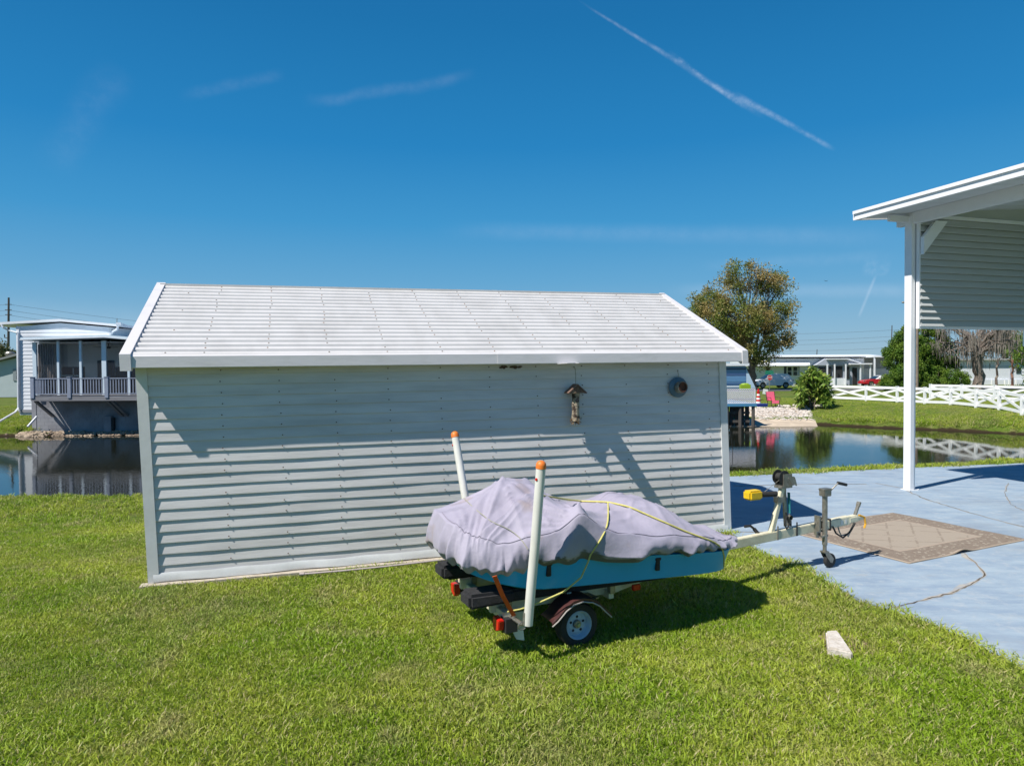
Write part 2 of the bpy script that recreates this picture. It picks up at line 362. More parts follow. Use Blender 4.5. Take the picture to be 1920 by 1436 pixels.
crack([(1808,1037),(1835,1060),(1847,1078),(1830,1090),(1780,1112),(1730,1124),(1676,1139)], .009, 1)
crack([(1640,905),(1690,914),(1730,933),(1790,952),(1860,972),(1930,990)], .008, 2)
crack([(1375,911),(1470,908),(1560,907),(1625,907)], .010, 3)
crack([(1370,996),(1420,997),(1475,996)], .007, 4)
crack([(1890,905),(1884,925),(1895,945),(1925,960)], .004, 5)

# grass: clumps of real blades, scattered
GRASSC = bpy.data.collections.new('grass_clumps')
def grass_material(name, tip, dry, young):
    m = bpy.data.materials.new(name); m.use_nodes = True; n, l = m.node_tree.nodes, m.node_tree.links; b = n['Principled BSDF']; b.inputs['Roughness'].default_value = .5; b.inputs['Specular IOR Level'].default_value = .35
    at = n.new('ShaderNodeAttribute'); at.attribute_name = 'bl'; at.attribute_type = 'GEOMETRY'
    pos = n.new('ShaderNodeNewGeometry').outputs['Position']
    def nz(sc, det): z = n.new('ShaderNodeTexNoise'); z.inputs['Scale'].default_value = sc; z.inputs['Detail'].default_value = det; z.inputs['Roughness'].default_value = .6; l.new(pos, z.inputs[0]); return z.outputs['Fac']
    def mixc(f, a, b_, lo, hi, amt=1.0):
        r = n.new('ShaderNodeMapRange'); l.new(f, r.inputs[0]); r.inputs['From Min'].default_value = lo; r.inputs['From Max'].default_value = hi; r.inputs['To Max'].default_value = amt
        x = n.new('ShaderNodeMix'); x.data_type = 'RGBA'; l.new(r.outputs[0], x.inputs['Factor'])
        for i, c in ((6, a), (7, b_)):
            if isinstance(c, tuple): x.inputs[i].default_value = xyz3(c)
            else: l.new(c, x.inputs[i])
        return x.outputs[2]
    c = mixc(nz(.8, 5), young, tip, .40, .58)
    c = mixc(nz(1.9, 7), c, dry, .54, .71, .65)
    c = mixc(nz(.37, 3), c, (.30,.31,.13), .51, .66, .5)
    c = mixc(at.outputs['Fac'], c, dry, .78, .95, .9)
    c = mixc(at.outputs['Fac'], (.08,.14,.015), c, .0, .22)
    l.new(c, b.inputs['Base Color'])
    tr = n.new('ShaderNodeBsdfTranslucent'); l.new(c, tr.inputs[0]); ms = n.new('ShaderNodeMixShader'); ms.inputs[0].default_value = .36
    l.new(b.outputs[0], ms.inputs[1]); l.new(tr.outputs[0], ms.inputs[2]); l.new(ms.outputs[0], n['Material Output'].inputs[0])
    return m
M_['blade'] = grass_material('grass_blade', (.41,.485,.055), (.52,.45,.23), (.27,.405,.022))
def clump(seed, nb, rad, hmin, hmax, w):
    rr = random.Random(seed); V, F, A = [], [], []
    for _ in range(nb):
        a, r = rr.uniform(0, 2*PI), rad*math.sqrt(rr.random()); bx, by = r*math.cos(a), r*math.sin(a)
        h = rr.uniform(hmin, hmax); d = rr.uniform(0, 2*PI); lean = rr.uniform(.15, 1.0)*h; f = rr.uniform(0, 2*PI); ww = w*rr.uniform(.6, 1.2); bl = rr.random()
        sx, sy = math.cos(f)*ww/2, math.sin(f)*ww/2; lx, ly = math.cos(d)*lean, math.sin(d)*lean; o = len(V)
        V += [(bx-sx, by-sy, -.005), (bx+sx, by+sy, -.005), (bx+lx*.35-sx, by+ly*.35-sy, h*.6), (bx+lx*.35+sx, by+ly*.35+sy, h*.6), (bx+lx, by+ly, h*rr.uniform(.8, 1.0))]
        F += [(o, o+1, o+3, o+2), (o+2, o+3, o+4)]; A += [bl]*5
    me = bpy.data.meshes.new('grass_clump'); me.from_pydata(V, [], F); at = me.attributes.new('bl', 'FLOAT', 'POINT'); at.data.foreach_set('value', A); me.materials.append(M_['blade'])
    GRASSC.objects.link(bpy.data.objects.new('grass_clump', me))
for i in range(6): clump(i, 34, .085, .018, .045+.007*i, .0085)
def scatter(name, P, SC, seed):
    me = bpy.data.meshes.new(name); me.from_pydata([tuple(p) for p in P], [], []); a = me.attributes.new('sc', 'FLOAT', 'POINT'); a.data.foreach_set('value', SC)
    o = bpy.data.objects.new(name, me); C.objects.link(o); tag(o, kind='stuff')
    g = bpy.data.node_groups.new(name, 'GeometryNodeTree'); g.interface.new_socket('Geometry', in_out='INPUT', socket_type='NodeSocketGeometry'); g.interface.new_socket('Geometry', in_out='OUTPUT', socket_type='NodeSocketGeometry')
    n, l = g.nodes, g.links; i, q = n.new('NodeGroupInput'), n.new('NodeGroupOutput'); ip = n.new('GeometryNodeInstanceOnPoints'); ci = n.new('GeometryNodeCollectionInfo'); ci.inputs[0].default_value = GRASSC
    ci.inputs['Separate Children'].default_value = True; ci.inputs['Reset Children'].default_value = True; ip.inputs['Pick Instance'].default_value = True
    mp = n.new('GeometryNodeMeshToPoints'); l.new(i.outputs[0], mp.inputs[0]); l.new(mp.outputs[0], ip.inputs['Points']); l.new(ci.outputs[0], ip.inputs['Instance'])
    rv = n.new('FunctionNodeRandomValue'); rv.data_type = 'FLOAT_VECTOR'; rv.inputs[0].default_value = (-.18,-.18,0); rv.inputs[1].default_value = (.18,.18,6.283); rv.inputs['Seed'].default_value = seed; l.new(rv.outputs[0], ip.inputs['Rotation'])
    na = n.new('GeometryNodeInputNamedAttribute'); na.inputs[0].default_value = 'sc'; l.new(na.outputs[0], ip.inputs['Scale']); l.new(ip.outputs[0], q.inputs[0])
    md = o.modifiers.new('scatter', 'NODES'); md.node_group = g; return o
SPSI = .2889; SX0, SY0 = -3.9084, 7.4592; SL = 7.17; SCA, SSA = math.cos(SPSI), math.sin(SPSI)
def shed_local(X, Y): return (X-SX0)*SCA+(Y-SY0)*SSA, -(X-SX0)*SSA+(Y-SY0)*SCA
def lawn_points(n, x0, x1, y0, y1, cond): 
    X = rng.uniform(x0, x1, n); Y = rng.uniform(y0, y1, n); k = cond(X, Y); return X[k], Y[k]
BLK = G(1578, 1208, 0)
def near_ok(X, Y):
    d = sdist(POND, X, Y); dr = sdist(DRIVE, X, Y); u, v = shed_local(X, Y)
    k = (d > .06) & (dr > -.01+.03*np.sin(X*23)+.02*np.sin(X*61+Y*17)) & ~((u > -.05) & (u < SL+.05) & (v > -.10-.02*np.sin(u*9)) & (v < 4.2)) & (np.abs(X) < .80*Y+1.3)
    k &= ~((np.abs(X-BLK.x-.03) < .24) & (np.abs(Y-BLK.y) < .26) & (rng.random(X.shape) < .75))
    return k
pts, scs = [], []
for (n, y0, y1, s0) in ((52000, 3.2, 6.5, .95), (52000, 6.5, 10.5, 1.0), (42000, 10.5, 21, 1.35)):
    X, Y = lawn_points(n, -.8*y1-1.5, .8*y1+1.5, y0, y1, near_ok); pts.append((X, Y))
    den = np.array([noise.noise(Vector((x*.9, y*.9, 3))) for x, y in zip(X, Y)])
    keep = rng.random(X.shape) < np.clip(.9+den*.7, .5, 1); X, Y, den = X[keep], Y[keep], den[keep]
    pts[-1] = (X, Y); scs.append(s0*(.85+.5*np.clip(den, -.5, .6)+.35*sst(.5-sdist(DRIVE, X, Y), .1, .5)+.12*(X > -.5))*rng.uniform(.75, 1.25, X.shape))
X = np.concatenate([p[0] for p in pts]); Y = np.concatenate([p[1] for p in pts]); scatter('lawn_grass', np.stack([X, Y, terrain_z(X, Y)], 1), np.concatenate(scs), 1)
def far_ok(X, Y):
    d = sdist(POND, X, Y); return (d > .15) & (Y > 30) & ~((X > 12.4) & (X < 18.9) & (Y < 47.5)) & ~((X > -25.6) & (X < -10)) & ((X < -20) | (X > 15))
X, Y = lawn_points(60000, -32, 46, 34, 56, far_ok); scatter('bank_grass', np.stack([X, Y, terrain_z(X, Y)], 1), rng.uniform(1.3, 2.4, X.shape)*np.clip(1.5-.25*sdist(POND, X, Y), .55, 1.3), 2)
# ---------------------------------------------------------------- shed
LEAN, TILT = .0383, .0063
def sxf(v): return Vector((v.x-LEAN*v.z, v.y, v.z+TILT*v.x))
shed = thing('shed', 'long pale grey metal shed with white corrugated gable roof beside the pond', 'shed', (SX0, SY0, 0), SPSI)
def SB(): return MB(sxf)
DEP = 3.9; RZ, EZ, EF, OL, OR = 3.42, 2.438, .20, .08, .20
NR = 19; pitch = 2.33/NR
plank_me = None
M_['siding'].node_tree.nodes
def plank_mb(x0, x1, z, seed=0):
    b = SB(); rr = random.Random(seed); n = 14
    prof = [(.0, pitch+.012), (-.006, pitch+.006), (-.021, .012), (-.022, .0), (-.016, -.004), (.0, .004)]
    vs = []; 
    for i in range(n+1):
        x = x0+(x1-x0)*i/n; dy = .0018*math.sin(i*2.1+seed)+rr.gauss(0, .0009); dz = .0016*math.sin(i*1.3+seed*.7)
        vs += [(x, y+dy, z+h+dz) for y, h in prof]
    k = len(prof); fs = [(i*k+j, i*k+(j+1) % k, (i+1)*k+(j+1) % k, (i+1)*k+j) for i in range(n) for j in range(k)] + [tuple(range(k)), tuple(n*k+j for j in range(k))[::-1]]
    b.add(vs, fs); return b
for i in range(NR): plank_mb(.075, SL-.075, .06+i*pitch*.995, i).build('siding_plank', M_['siding'], shed)
# body behind the planks, gable ends (right one lapped as well), rear wall
b = SB(); b.box(.01, SL-.01, .004, DEP-.004, 0, 2.40); b.prism([(.011,.005,2.40), (.011,DEP-.005,2.40), (.011,DEP/2,RZ-.10)], (SL-.022,0,0)); b.build('wall_core', M_['siding'], shed)
for i in range(NR+7):
    z = .06+i*pitch; top = z+pitch
    y0, y1 = .06, DEP-.06
    if top > 2.4: k = (top-2.4)/(RZ-2.5); y0, y1 = DEP/2*k, DEP-DEP/2*k
    if y1-y0 < .2: continue
    SB().prism([(SL+.020,y0,z), (SL+.002,y0,top), (SL+.0,y0,z+.01)], (0,y1-y0,0)).build('siding_plank', M_['siding'], shed)
b = SB(); b.box(-.03, .075, -.034, .0, .0, 2.36); b.box(-.034, -.002, -.0339, .09, .0, 2.36); b.build('corner_trim', M_['trim'], shed)
b = SB(); b.box(SL-.075, SL+.028, -.034, .0, .02, 2.36); b.box(SL+.003, SL+.030, -.0339, .07, .02, 2.36); b.build('corner_trim', M_['trim'], shed)
# bent bottom flashing
b = SB(); vs, fs = [], []
for i in range(61):
    x = .02+(SL-.04)*i/60; w = .010*noise.noise(Vector((x*2.3, 0, 0)))+.004*math.sin(x*9); vs += [(x, -.030+w, .105+.5*w), (x, -.046+w*.6, .07), (x, -.050+1.6*w, .015+.006*math.sin(x*5)), (x, -.020, .0)]
    if i: 
        for j in range(3): fs.append((4*i-4+j, 4*i-3+j, 4*i+1+j, 4*i+j))
b.add(vs, fs); b.build('base_flashing', M_['trim'], shed, smooth=True)
b = SB(); b.box(-.10, SL+.05, -.13, .0, -.10, .004); sl = b.build('slab_edge', M_['concrete'], shed)
# roof: lapped ribs running along the ridge
def roof_side(sgn, name):
    b = SB(); rows = 18; Ltot = math.hypot(DEP/2+EF, RZ-EZ); ux, uz = (DEP/2+EF)/Ltot, (RZ-EZ)/Ltot; prof = []
    for i in range(rows):
        p = Ltot/rows
        for t, h in ((.0, .012), (.08, .028), (.50, .030), (.66, .004), (.95, .0)): prof.append((i*p+t*p, h))
    prof.append((Ltot, .012)); nxs = 24; vs = []; k = len(prof)
    for i in range(nxs+1):
        x = -OL+(SL+OL+OR)*i/nxs
        for s, h in prof:
            hh = h+.0022*noise.noise(Vector((x*1.6, s*3, sgn*5)))
            y = -EF+s*ux-uz*hh; z = EZ+s*uz+ux*hh
            if sgn < 0: y = DEP-y
            vs.append((x, y, z))
    fs = [(i*k+j, i*k+j+1, (i+1)*k+j+1, (i+1)*k+j) for i in range(nxs) for j in range(k-1)]
    b.add(vs, fs); b.build(name, M_['roof_white'], shed)
    return Ltot, ux, uz, rows
Lt, ux, uz, rows = roof_side(1, 'roof_sheet'); roof_side(-1, 'roof_sheet')
b = SB(); b.bar((-OL, DEP/2, RZ+.012), (SL+OR, DEP/2, RZ+.012), .16, .03); b.build('ridge_cap', M_['roof_white'], shed)
xs_ = 3.95  # seam between the two front fascia lengths
for x0, x1, o_ in ((-OL+.002, xs_, 0), (xs_-.03, SL+OR-.002, .004)):
    b = SB(); b.prism([(x0,-EF-.030-o_,EZ-.118), (x0,-EF-.036-o_,EZ-.110), (x0,-EF-.032-o_,EZ+.006), (x0,-EF-.004-o_,EZ+.026+o_), (x0,-EF+.03,EZ+.026+o_), (x0,-EF+.03,EZ+.018), (x0,-EF-.02,EZ), (x0,-EF-.022,EZ-.108), (x0,.0,EZ-.103), (x0,.0,EZ-.113)], (x1-x0,0,0)); b.build('fascia', M_['fascia'], shed)
SB().box(-OL, SL+OR, DEP+EF, DEP+EF+.03, EZ-.14, EZ+.02).build('fascia', M_['fascia'], shed)
def rake(x0, x1, name='rake_trim'):
    for sg in (1, -1):
        a = (-EF-.05, EZ-.02); c = (DEP/2, RZ+.030)
        P = [(a[0], a[1]+.05), (c[0], c[1]+.018), (c[0], c[1]-.13), (a[0]+.05, a[1]-.125), (a[0], a[1]-.125)]
        if sg < 0: P = [(DEP-y, z) for y, z in P]
        SB().prism([(x0, y, z) for y, z in P], (x1-x0,0,0)).build(name, M_['fascia'], shed)
rake(-OL-.05, -OL+.055); rake(SL+OR-.055, SL+OR+.03)
# screws
b, b2 = SB(), SB(); rr = random.Random(5)
for c in range(12):
    x = .02+c*.648 if c else .30
    for i in range(rows):
        if (i*7+c*3) % 5 in (1,) and c not in (0, 11): continue
        if c in (0, 11) and i % 5: continue
        s = (i+.30)*Lt/rows; xx = x+rr.gauss(0, .006); y, z = -EF+s*ux-uz*.030, EZ+s*uz+ux*.030; q = rr.choice((b, b2))
        q.add([(xx-.011, y, z), (xx, y-.011*ux, z-.011*uz), (xx+.011, y, z), (xx, y+.011*ux, z+.011*uz), (xx, y-uz*.009, z+ux*.009)], [(0,1,4), (1,2,4), (2,3,4), (3,0,4)])
tag(b.build('roof_screws', M_['screw'], shed), kind='stuff'); tag(b2.build('rusty_roof_screws', M_['rustscrew'], shed), kind='stuff')
b = SB()
for c in range(11):
    for i in range(NR):
        if rr.random() < .12: continue
        x = .80+c*.612+rr.gauss(0, .006); z = .06+i*pitch+.022; b.lathe((x, -.026, z), (0,-1,0), [(0,.0075), (.006,.0075), (.009,.0)], 6)
tag(b.build('wall_screws', M_['screw'], shed), kind='stuff')
# flap added under the eave to throw the slanting shade on the siding
b = SB(); b.prism([(4.68,-EF-.02,EZ-.122), (4.71,-EF-.30,EZ-.116), (4.80,-EF-.295,EZ-.116), (4.83,-EF-.265,EZ-.117), (4.86,-EF-.30,EZ-.117), (4.95,-EF-.02,EZ-.122)], (0,0,.006)); b.build('shade_flap', M_['fascia'], shed)
M_['nest'] = mat('mud', (.07,.045,.03), .95, 0, (.15,.10,.07), 30, .6, 1, 60)
b = SB()
for k in range(26): b.sphere((4.12+rr.uniform(-.13,.16), -.015-rr.uniform(0,.02), 2.285+rr.gauss(0,.008)), rr.uniform(.006,.02), 6, 4, (1.6,.6,.6))
tag(b.build('mud_nest', M_['nest'], shed), kind='stuff')

def sh(x, y, z): # world point from shed coordinates
    v = sxf(Vector((x, y, z))); return Vector((SX0+v.x*SCA-v.y*SSA, SY0+v.x*SSA+v.y*SCA, v.z))
def shed_hit(px, py, off=.03):            # where the sight line meets the siding plane
    d = ray(px, py); n = Vector((SSA, -SCA, 0)); p0 = sh(0, -off, 0); o_ = Vector((0,0,CAMH)); return o_ + d*((p0-o_).dot(n)/d.dot(n))
NW = Vector((SSA, -SCA, 0)); UW = Vector((SCA, SSA, 0))
# gourd-like hanging bird house of bark
p = shed_hit(1074, 722); bh = thing('hanging_birdhouse', 'dark bark birdhouse with peaked roof hanging on a wire under the shed eave', 'birdhouse', p+NW*.095, SPSI)
M_['bark'] = mat('bark', (.10,.045,.028), .9, 0, (.30,.22,.15), 14, .8, 1, 40); M_['birch'] = mat('pale_bark', (.40,.33,.24), .9, 0, (.04,.025,.018), 11, 1, 1, 40, thr=(.42,.55)); M_['shaded_wood_edge'] = mat('shaded_wood_edge', (.20,.12,.09), .8)  # roof wood darkened in its colour to suit the shade under the eave
M_['moss'] = mat('dry_fibre', (.09,.045,.025), .95, 0, (.30,.22,.12), 20, .7, 1, 50)
b = MB(); b.tube([(0,0,.02), (.003,0,.12), (-.004,0,.20), (0,.05,.235), (.008,.10,.225)], .004, 6); b.build('hanger_wire', M_['steel'], bh)
b = MB()
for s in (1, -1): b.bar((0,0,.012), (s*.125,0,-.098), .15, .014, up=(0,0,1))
rf = b.build('roof', M_['shaded_wood_edge'], bh); b = MB(); b.prism([(-.105,-.068,-.098), (.105,-.068,-.098), (0,-.068,-.006)], (0,.136,0)); b.build('gable', M_['bark'], bh)
b = MB(); b.lathe((0,0,-.45), (0,0,1), [(0,.0), (.001,.045), (.04,.052), (.12,.047), (.2,.050), (.28,.046), (.352,.050), (.353,0)], 14)
for v in b.v: v += Vector((.006*noise.noise(v*20), .006*noise.noise(v*20+Vector((5,0,0))), 0))
b.build('body', M_['birch'], bh, smooth=True)
b = MB(); b.lathe((.0,-.046,-.19), (0,-1,0), [(0,.024), (.006,.026), (.007,.02), (.0068,0)], 12); b.build('entrance', M_['dark'], bh)
b = MB()
for k in range(70):
    a = rr.uniform(0, 2*PI); r = rr.uniform(.01,.055); z = rr.uniform(-.47,-.40); b.tube([(r*math.cos(a), r*math.sin(a), z), (1.3*r*math.cos(a)+rr.gauss(0,.008), 1.3*r*math.sin(a), z-rr.uniform(.0,.035)), (1.45*r*math.cos(a), 1.2*r*math.sin(a)+rr.gauss(0,.01), z-rr.uniform(.0,.05))], .0035, 4)
tag(b.build('nesting_fibre', M_['moss'], bh), kind='stuff')
# round can birdhouse on disc
p = shed_hit(1270, 726); rb = thing('round_birdhouse', 'round blue-grey disc with open tin can mounted on the shed siding at its right end', 'birdhouse', p, SPSI)
M_['disc'] = mat('disc_blue', (.10,.17,.23), .5, .3, (.06,.10,.14), 8, .6); M_['can'] = mat('tin_can', (.38,.36,.31), .45, .5, (.16,.12,.09), 12, .8); M_['rustin'] = mat('rust_inside', (.075,.03,.02), .9, 0, (.16,.06,.03), 20, .6)
MB().lathe((0,-.012,0), (0,-1,0), [(0,0), (0,.135), (.014,.135), (.022,.120), (.024,.0)], 32).build('disc', M_['disc'], rb, smooth=True)
MB().lathe((.008,-.035,0), (.12,-1,.03), [(0,.078), (.08,.078), (.086,.075), (.08,.068), (.03,.066), (.028,.0)], 28).build('can', M_['can'], rb, smooth=True)
MB().lathe((.017,-.10,.002), (.12,-1,.03), [(0,.0), (.0,.052), (.012,.052), (.014,.066), (.022,.063), (.02,.050), (-.05,.045), (-.051,0)], 24).build('nest_lining', M_['rustin'], rb, smooth=True)
b = MB(); b.tube([(0,-.02,.13), (.004,-.022,.17), (-.004,-.02,.20), (.0,-.012,.215)], .004, 6); b.lathe((0,-.005,.222), (0,-1,0), [(0,.009), (.012,.009), (.013,0)], 8); b.build('hook', M_['steel'], rb)
# pipe lying along the base
pp = [G(565,1076,.02), G(640,1070,.03), G(720,1062,.035), G(830,1049,.045), G(900,1041,.05)]
b = MB(); b.tube(pp, .011, 8); b.lathe(pp[0], (pp[0]-pp[1]), [(-.03,.018), (.02,.018), (.021,.012), (.0,.010)], 10); M_['pinkpipe'] = mat('pink_pipe', (.50,.42,.41), .5, 0, (.35,.30,.28), 6, .6)
tag(b.build('garden_pipe', M_['pinkpipe'], smooth=True), 'thin pale plastic pipe lying in the grass along the foot of the shed', 'pipe')
# cord at the right corner
a = shed_hit(1364, 800, .02)+UW*.03; q = shed_hit(1366, 870, .02)+UW*.05
tag(MB().tube([a, a.lerp(q,.3)+UW*.015, a.lerp(q,.6)+UW*.03, q+UW*.01, shed_hit(1362, 900, .02)+UW*.02], .004, 6).build('cord', M_['dark']), 'thin dark cord dangling at the right corner of the shed', 'cord')

# ---------------------------------------------------------------- carport
CP = G(1707, 918, DRIVE_Z); CPSI = R(17.3)
cp = thing('carport', 'tall white metal carport with sloping roof and grey siding panel over the blue slab', 'carport', CP, CPSI)
PT = 4.88  # local: x along the end panel (recedes right), -y towards the camera side
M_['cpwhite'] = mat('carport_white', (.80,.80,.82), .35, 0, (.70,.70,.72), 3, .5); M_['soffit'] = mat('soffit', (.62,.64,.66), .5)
b = MB(); b.box(-.085, -.005, -.075, .075, 0, PT); b.box(.005, .055, -.045, .045, 0, PT-.001); b.box(-.0049, .0049, -.04, .04, 0, PT-.002); b.build('post', M_['cpwhite'], cp)
b = MB(); b.box(-.12, .09, -.10, .10, 0, .012); 
for x, y in ((-.11,-.095), (.08,-.095)): b.lathe((x,y,.012), (0,0,1), [(0,.014), (.012,.014), (.0121,0)], 6)
b.build('base_plate', M_['cpwhite'], cp)
SLP = math.tan(R(7))   # roof climbs away from its low eave
def rz_(x): return PT+.02+SLP*max(0, min(x, 5.5)+.80)*.62
YB, YF = .42, -16.0
XE = -.80
b = MB(); b.bar((-.02,YB-.15,PT-.04), (-.02,YF,PT-.04), .10, .20); b.build('beam', M_['cpwhite'], cp)
b = MB(); b.prism([(.03,-.05,PT-.62), (.03,.045,PT-.62), (.03,.045,PT-.60), (.60,.045,PT-.13), (.72,.045,PT-.13), (.72,-.05,PT-.13)][:0] or [(.0,-.25,PT-.70), (.0,-.25,PT-.40), (.27,-.25,PT-.10), (.54,-.25,PT-.10)], (0,.07,0)); b.build('corner_brace', M_['cpwhite'], cp)
# ribbed ceiling panels run from the eave up the slope; each 0.3 m wide
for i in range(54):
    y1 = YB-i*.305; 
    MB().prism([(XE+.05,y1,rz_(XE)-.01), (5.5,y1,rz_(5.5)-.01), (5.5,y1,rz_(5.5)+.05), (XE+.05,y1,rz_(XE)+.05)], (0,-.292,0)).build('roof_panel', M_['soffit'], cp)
b = MB(); b.prism([(XE+.02,YB,rz_(XE)+.051), (5.5,YB,rz_(5.5)+.051), (5.5,YB,rz_(5.5)+.075), (XE+.02,YB,rz_(XE)+.075)], (0,YF-YB,0)); b.build('roof_skin', M_['cpwhite'], cp)
b = MB(); b.box(XE-.04, XE+.03, YF, YB+.03, rz_(XE)-.035, rz_(XE)+.10); b.build('fascia', M_['cpwhite'], cp)
b = MB(); b.box(XE-.07, XE-.03, YF, YB+.05, rz_(XE)+.070, rz_(XE)+.125); b.build('drip_edge', M_['cpwhite'], cp)
b = MB(); b.prism([(XE-.03,YB+.0301,rz_(XE)-.03), (5.6,YB+.0301,rz_(5.5)-.03), (5.6,YB+.0301,rz_(5.5)+.12), (XE-.03,YB+.0301,rz_(XE)+.12)], (0,.05,0)); b.build('end_trim', M_['cpwhite'], cp)
b = MB(); b.bar((-.50,0.02,PT-.05), (-.07,.02,PT-.05), .07, .10); b.build('outrigger', M_['cpwhite'], cp)
# end panel planks
ptop, pbot = PT-.04, 2.93; npl = 16; ph = (ptop-pbot)/npl
M_['panel'] = mat('panel_siding', (.50,.515,.52), .5, 0, (.44,.455,.46), 3, .5, stretch=(.4,1,2))
for i in range(npl):
    z = pbot+i*ph; MB().prism([(.03,-.172,z), (.03,-.168,z-.008), (.03,-.11,z+.004), (.03,-.11,z+ph), (.03,-.122,z+ph*.96)], (5.2,0,0)).build('siding_plank', M_['panel'], cp)
b = MB(); b.box(.09, 5.4, -.107, -.087, pbot, ptop+.35); b.build('panel_back', M_['panel'], cp)
b = MB(); b.box(.025, 5.35, -.15, -.086, pbot-.045, pbot-.008); b.build('bottom_trim', M_['cpwhite'], cp)
b = MB(); b.box(.005, .029, -.155, -.086, pbot-.045, ptop); b.build('side_trim', M_['cpwhite'], cp)
b = MB(); b.bar((.12,-.13,ptop+.035), (5.4,-.13,ptop+.035), .05, .06); b.build('top_channel', M_['cpwhite'], cp)
x = 2.62; b = MB(); b.box(x, x+.5, -.30, -.06, pbot-.35, pbot+.05); b.build('downspout_box', M_['cpwhite'], cp, bevel=.01)
for (xx, yy) in ((5.4,-.0), (5.4,-7.5), (-.02,-8.0)): MB().box(xx-.05, xx+.05, yy-.05, yy+.05, 0, PT-.02).build('post', M_['cpwhite'], cp)

# ---------------------------------------------------------------- rug
rc = [G(1478,991,DRIVE_Z), G(1705,1057,DRIVE_Z), G(1928,1012,DRIVE_Z), G(1705,963,DRIVE_Z)]
ex = (rc[2]-rc[1]); ey = (rc[0]-rc[1]); rug_l, rug_w = ex.length, ey.length
ang = math.atan2(ex.y, ex.x)
def rug_material():
    m = bpy.data.materials.new('rug'); m.use_nodes = True; n, l = m.node_tree.nodes, m.node_tree.links; b = n['Principled BSDF']; b.inputs['Roughness'].default_value = .95; b.inputs['Specular IOR Level'].default_value = .1
    t = n.new('ShaderNodeTexCoord'); s = n.new('ShaderNodeSeparateXYZ'); l.new(t.outputs['Object'], s.inputs[0])
    def mt(op, a, b_=None, c=None):
        q = n.new('ShaderNodeMath'); q.operation = op
        for i, v in enumerate((a, b_, c)):
            if v is None: continue
            if isinstance(v, (int, float)): q.inputs[i].default_value = v
            else: l.new(v, q.inputs[i])
        return q.outputs[0]
    x, y = s.outputs[0], s.outputs[1]
    ex_ = mt('MINIMUM', x, mt('SUBTRACT', rug_l, x)); ey_ = mt('MINIMUM', y, mt('SUBTRACT', rug_w, y)); e = mt('MINIMUM', ex_, ey_)
    def nz(sc, det=5): z = n.new('ShaderNodeTexNoise'); z.inputs['Scale'].default_value = sc; z.inputs['Detail'].default_value = det; z.inputs['Roughness'].default_value = .7; l.new(t.outputs['Object'], z.inputs[0]); return z.outputs['Fac']
    def mix(f, a, b_):
        q = n.new('ShaderNodeMix'); q.data_type = 'RGBA'
        if isinstance(f, float): q.inputs['Factor'].default_value = f
        else: l.new(f, q.inputs['Factor'])
        for i, c in ((6, a), (7, b_)):
            if isinstance(c, tuple): q.inputs[i].default_value = xyz3(c)
            else: l.new(c, q.inputs[i])
        return q.outputs[2]
    # field: pale with a diamond trellis, broken by wear
    a = mt('ABSOLUTE', mt('SUBTRACT', mt('FRACT', mt('ADD', mt('MULTIPLY', x, 2.0), mt('MULTIPLY', y, 2.6))), .5))
    c = mt('ABSOLUTE', mt('SUBTRACT', mt('FRACT', mt('SUBTRACT', mt('MULTIPLY', x, 2.0), mt('MULTIPLY', y, 2.6))), .5))
    wob = mt('MULTIPLY', nz(14), .10)
    line = mt('LESS_THAN', mt('MINIMUM', a, c), mt('SUBTRACT', wob, .005)); line = mt('MULTIPLY', line, mt('GREATER_THAN', nz(5), .46))
    field = mix(mt('MULTIPLY', line, .6), (.35,.305,.25), (.19,.15,.12)); field = mix(mt('MULTIPLY', nz(30), .55), field, (.25,.20,.16))
    # border: red-brown with repeating motifs
    w = n.new('ShaderNodeTexVoronoi'); w.inputs['Scale'].default_value = 16; l.new(t.outputs['Object'], w.inputs[0])
    bord = mix(mt('LESS_THAN', w.outputs['Distance'], .30), (.22,.18,.145), (.34,.30,.245)); bord = mix(mt('MULTIPLY', mt('GREATER_THAN', nz(22), .55), .6), bord, (.17,.125,.10))
    stripes = mt('GREATER_THAN', mt('ABSOLUTE', mt('SUBTRACT', e, .20)), .165); stripes = mt('MULTIPLY', stripes, mt('LESS_THAN', e, .40))
    bord = mix(mt('MULTIPLY', stripes, .8), bord, (.38,.31,.25))
    col = mix(mt('LESS_THAN', e, .40), field, bord); col = mix(mt('LESS_THAN', e, .014), col, (.30,.24,.18))
    l.new(col, b.inputs['Base Color']); u = n.new('ShaderNodeBump'); u.inputs['Strength'].default_value = .6; u.inputs['Distance'].default_value = .004; l.new(nz(150), u.inputs['Height']); l.new(u.outputs[0], b.inputs['Normal'])
    return m
V, F = [], []; na, nb = 60, 44
for j in range(nb+1):
    for i in range(na+1):
        x, y = rug_l*i/na, rug_w*j/nb; e = min(x, rug_l-x, y, rug_w-y)
        V.append((x, y, .008+.004*noise.noise(Vector((x*2,y*2,0)))+.010*max(0, noise.noise(Vector((x*1.5,y*1.5,4))))*math.exp(-e*6)+ (.03*math.exp(-((x-rug_l*.42)**2+(y)**2)*60))))
for j in range(nb):
    for i in range(na): k = j*(na+1)+i; F.append((k, k+1, k+na+2, k+na+1))
rug = np_mesh('rug', V, F, rug_material(), smooth=True); rug.location = (rc[1].x, rc[1].y, DRIVE_Z); rug.rotation_euler = (0,0,ang)
sm = rug.modifiers.new('thick', 'SOLIDIFY'); sm.thickness = .008
tag(rug, 'faded beige and brown patterned rug lying on the blue slab', 'rug')

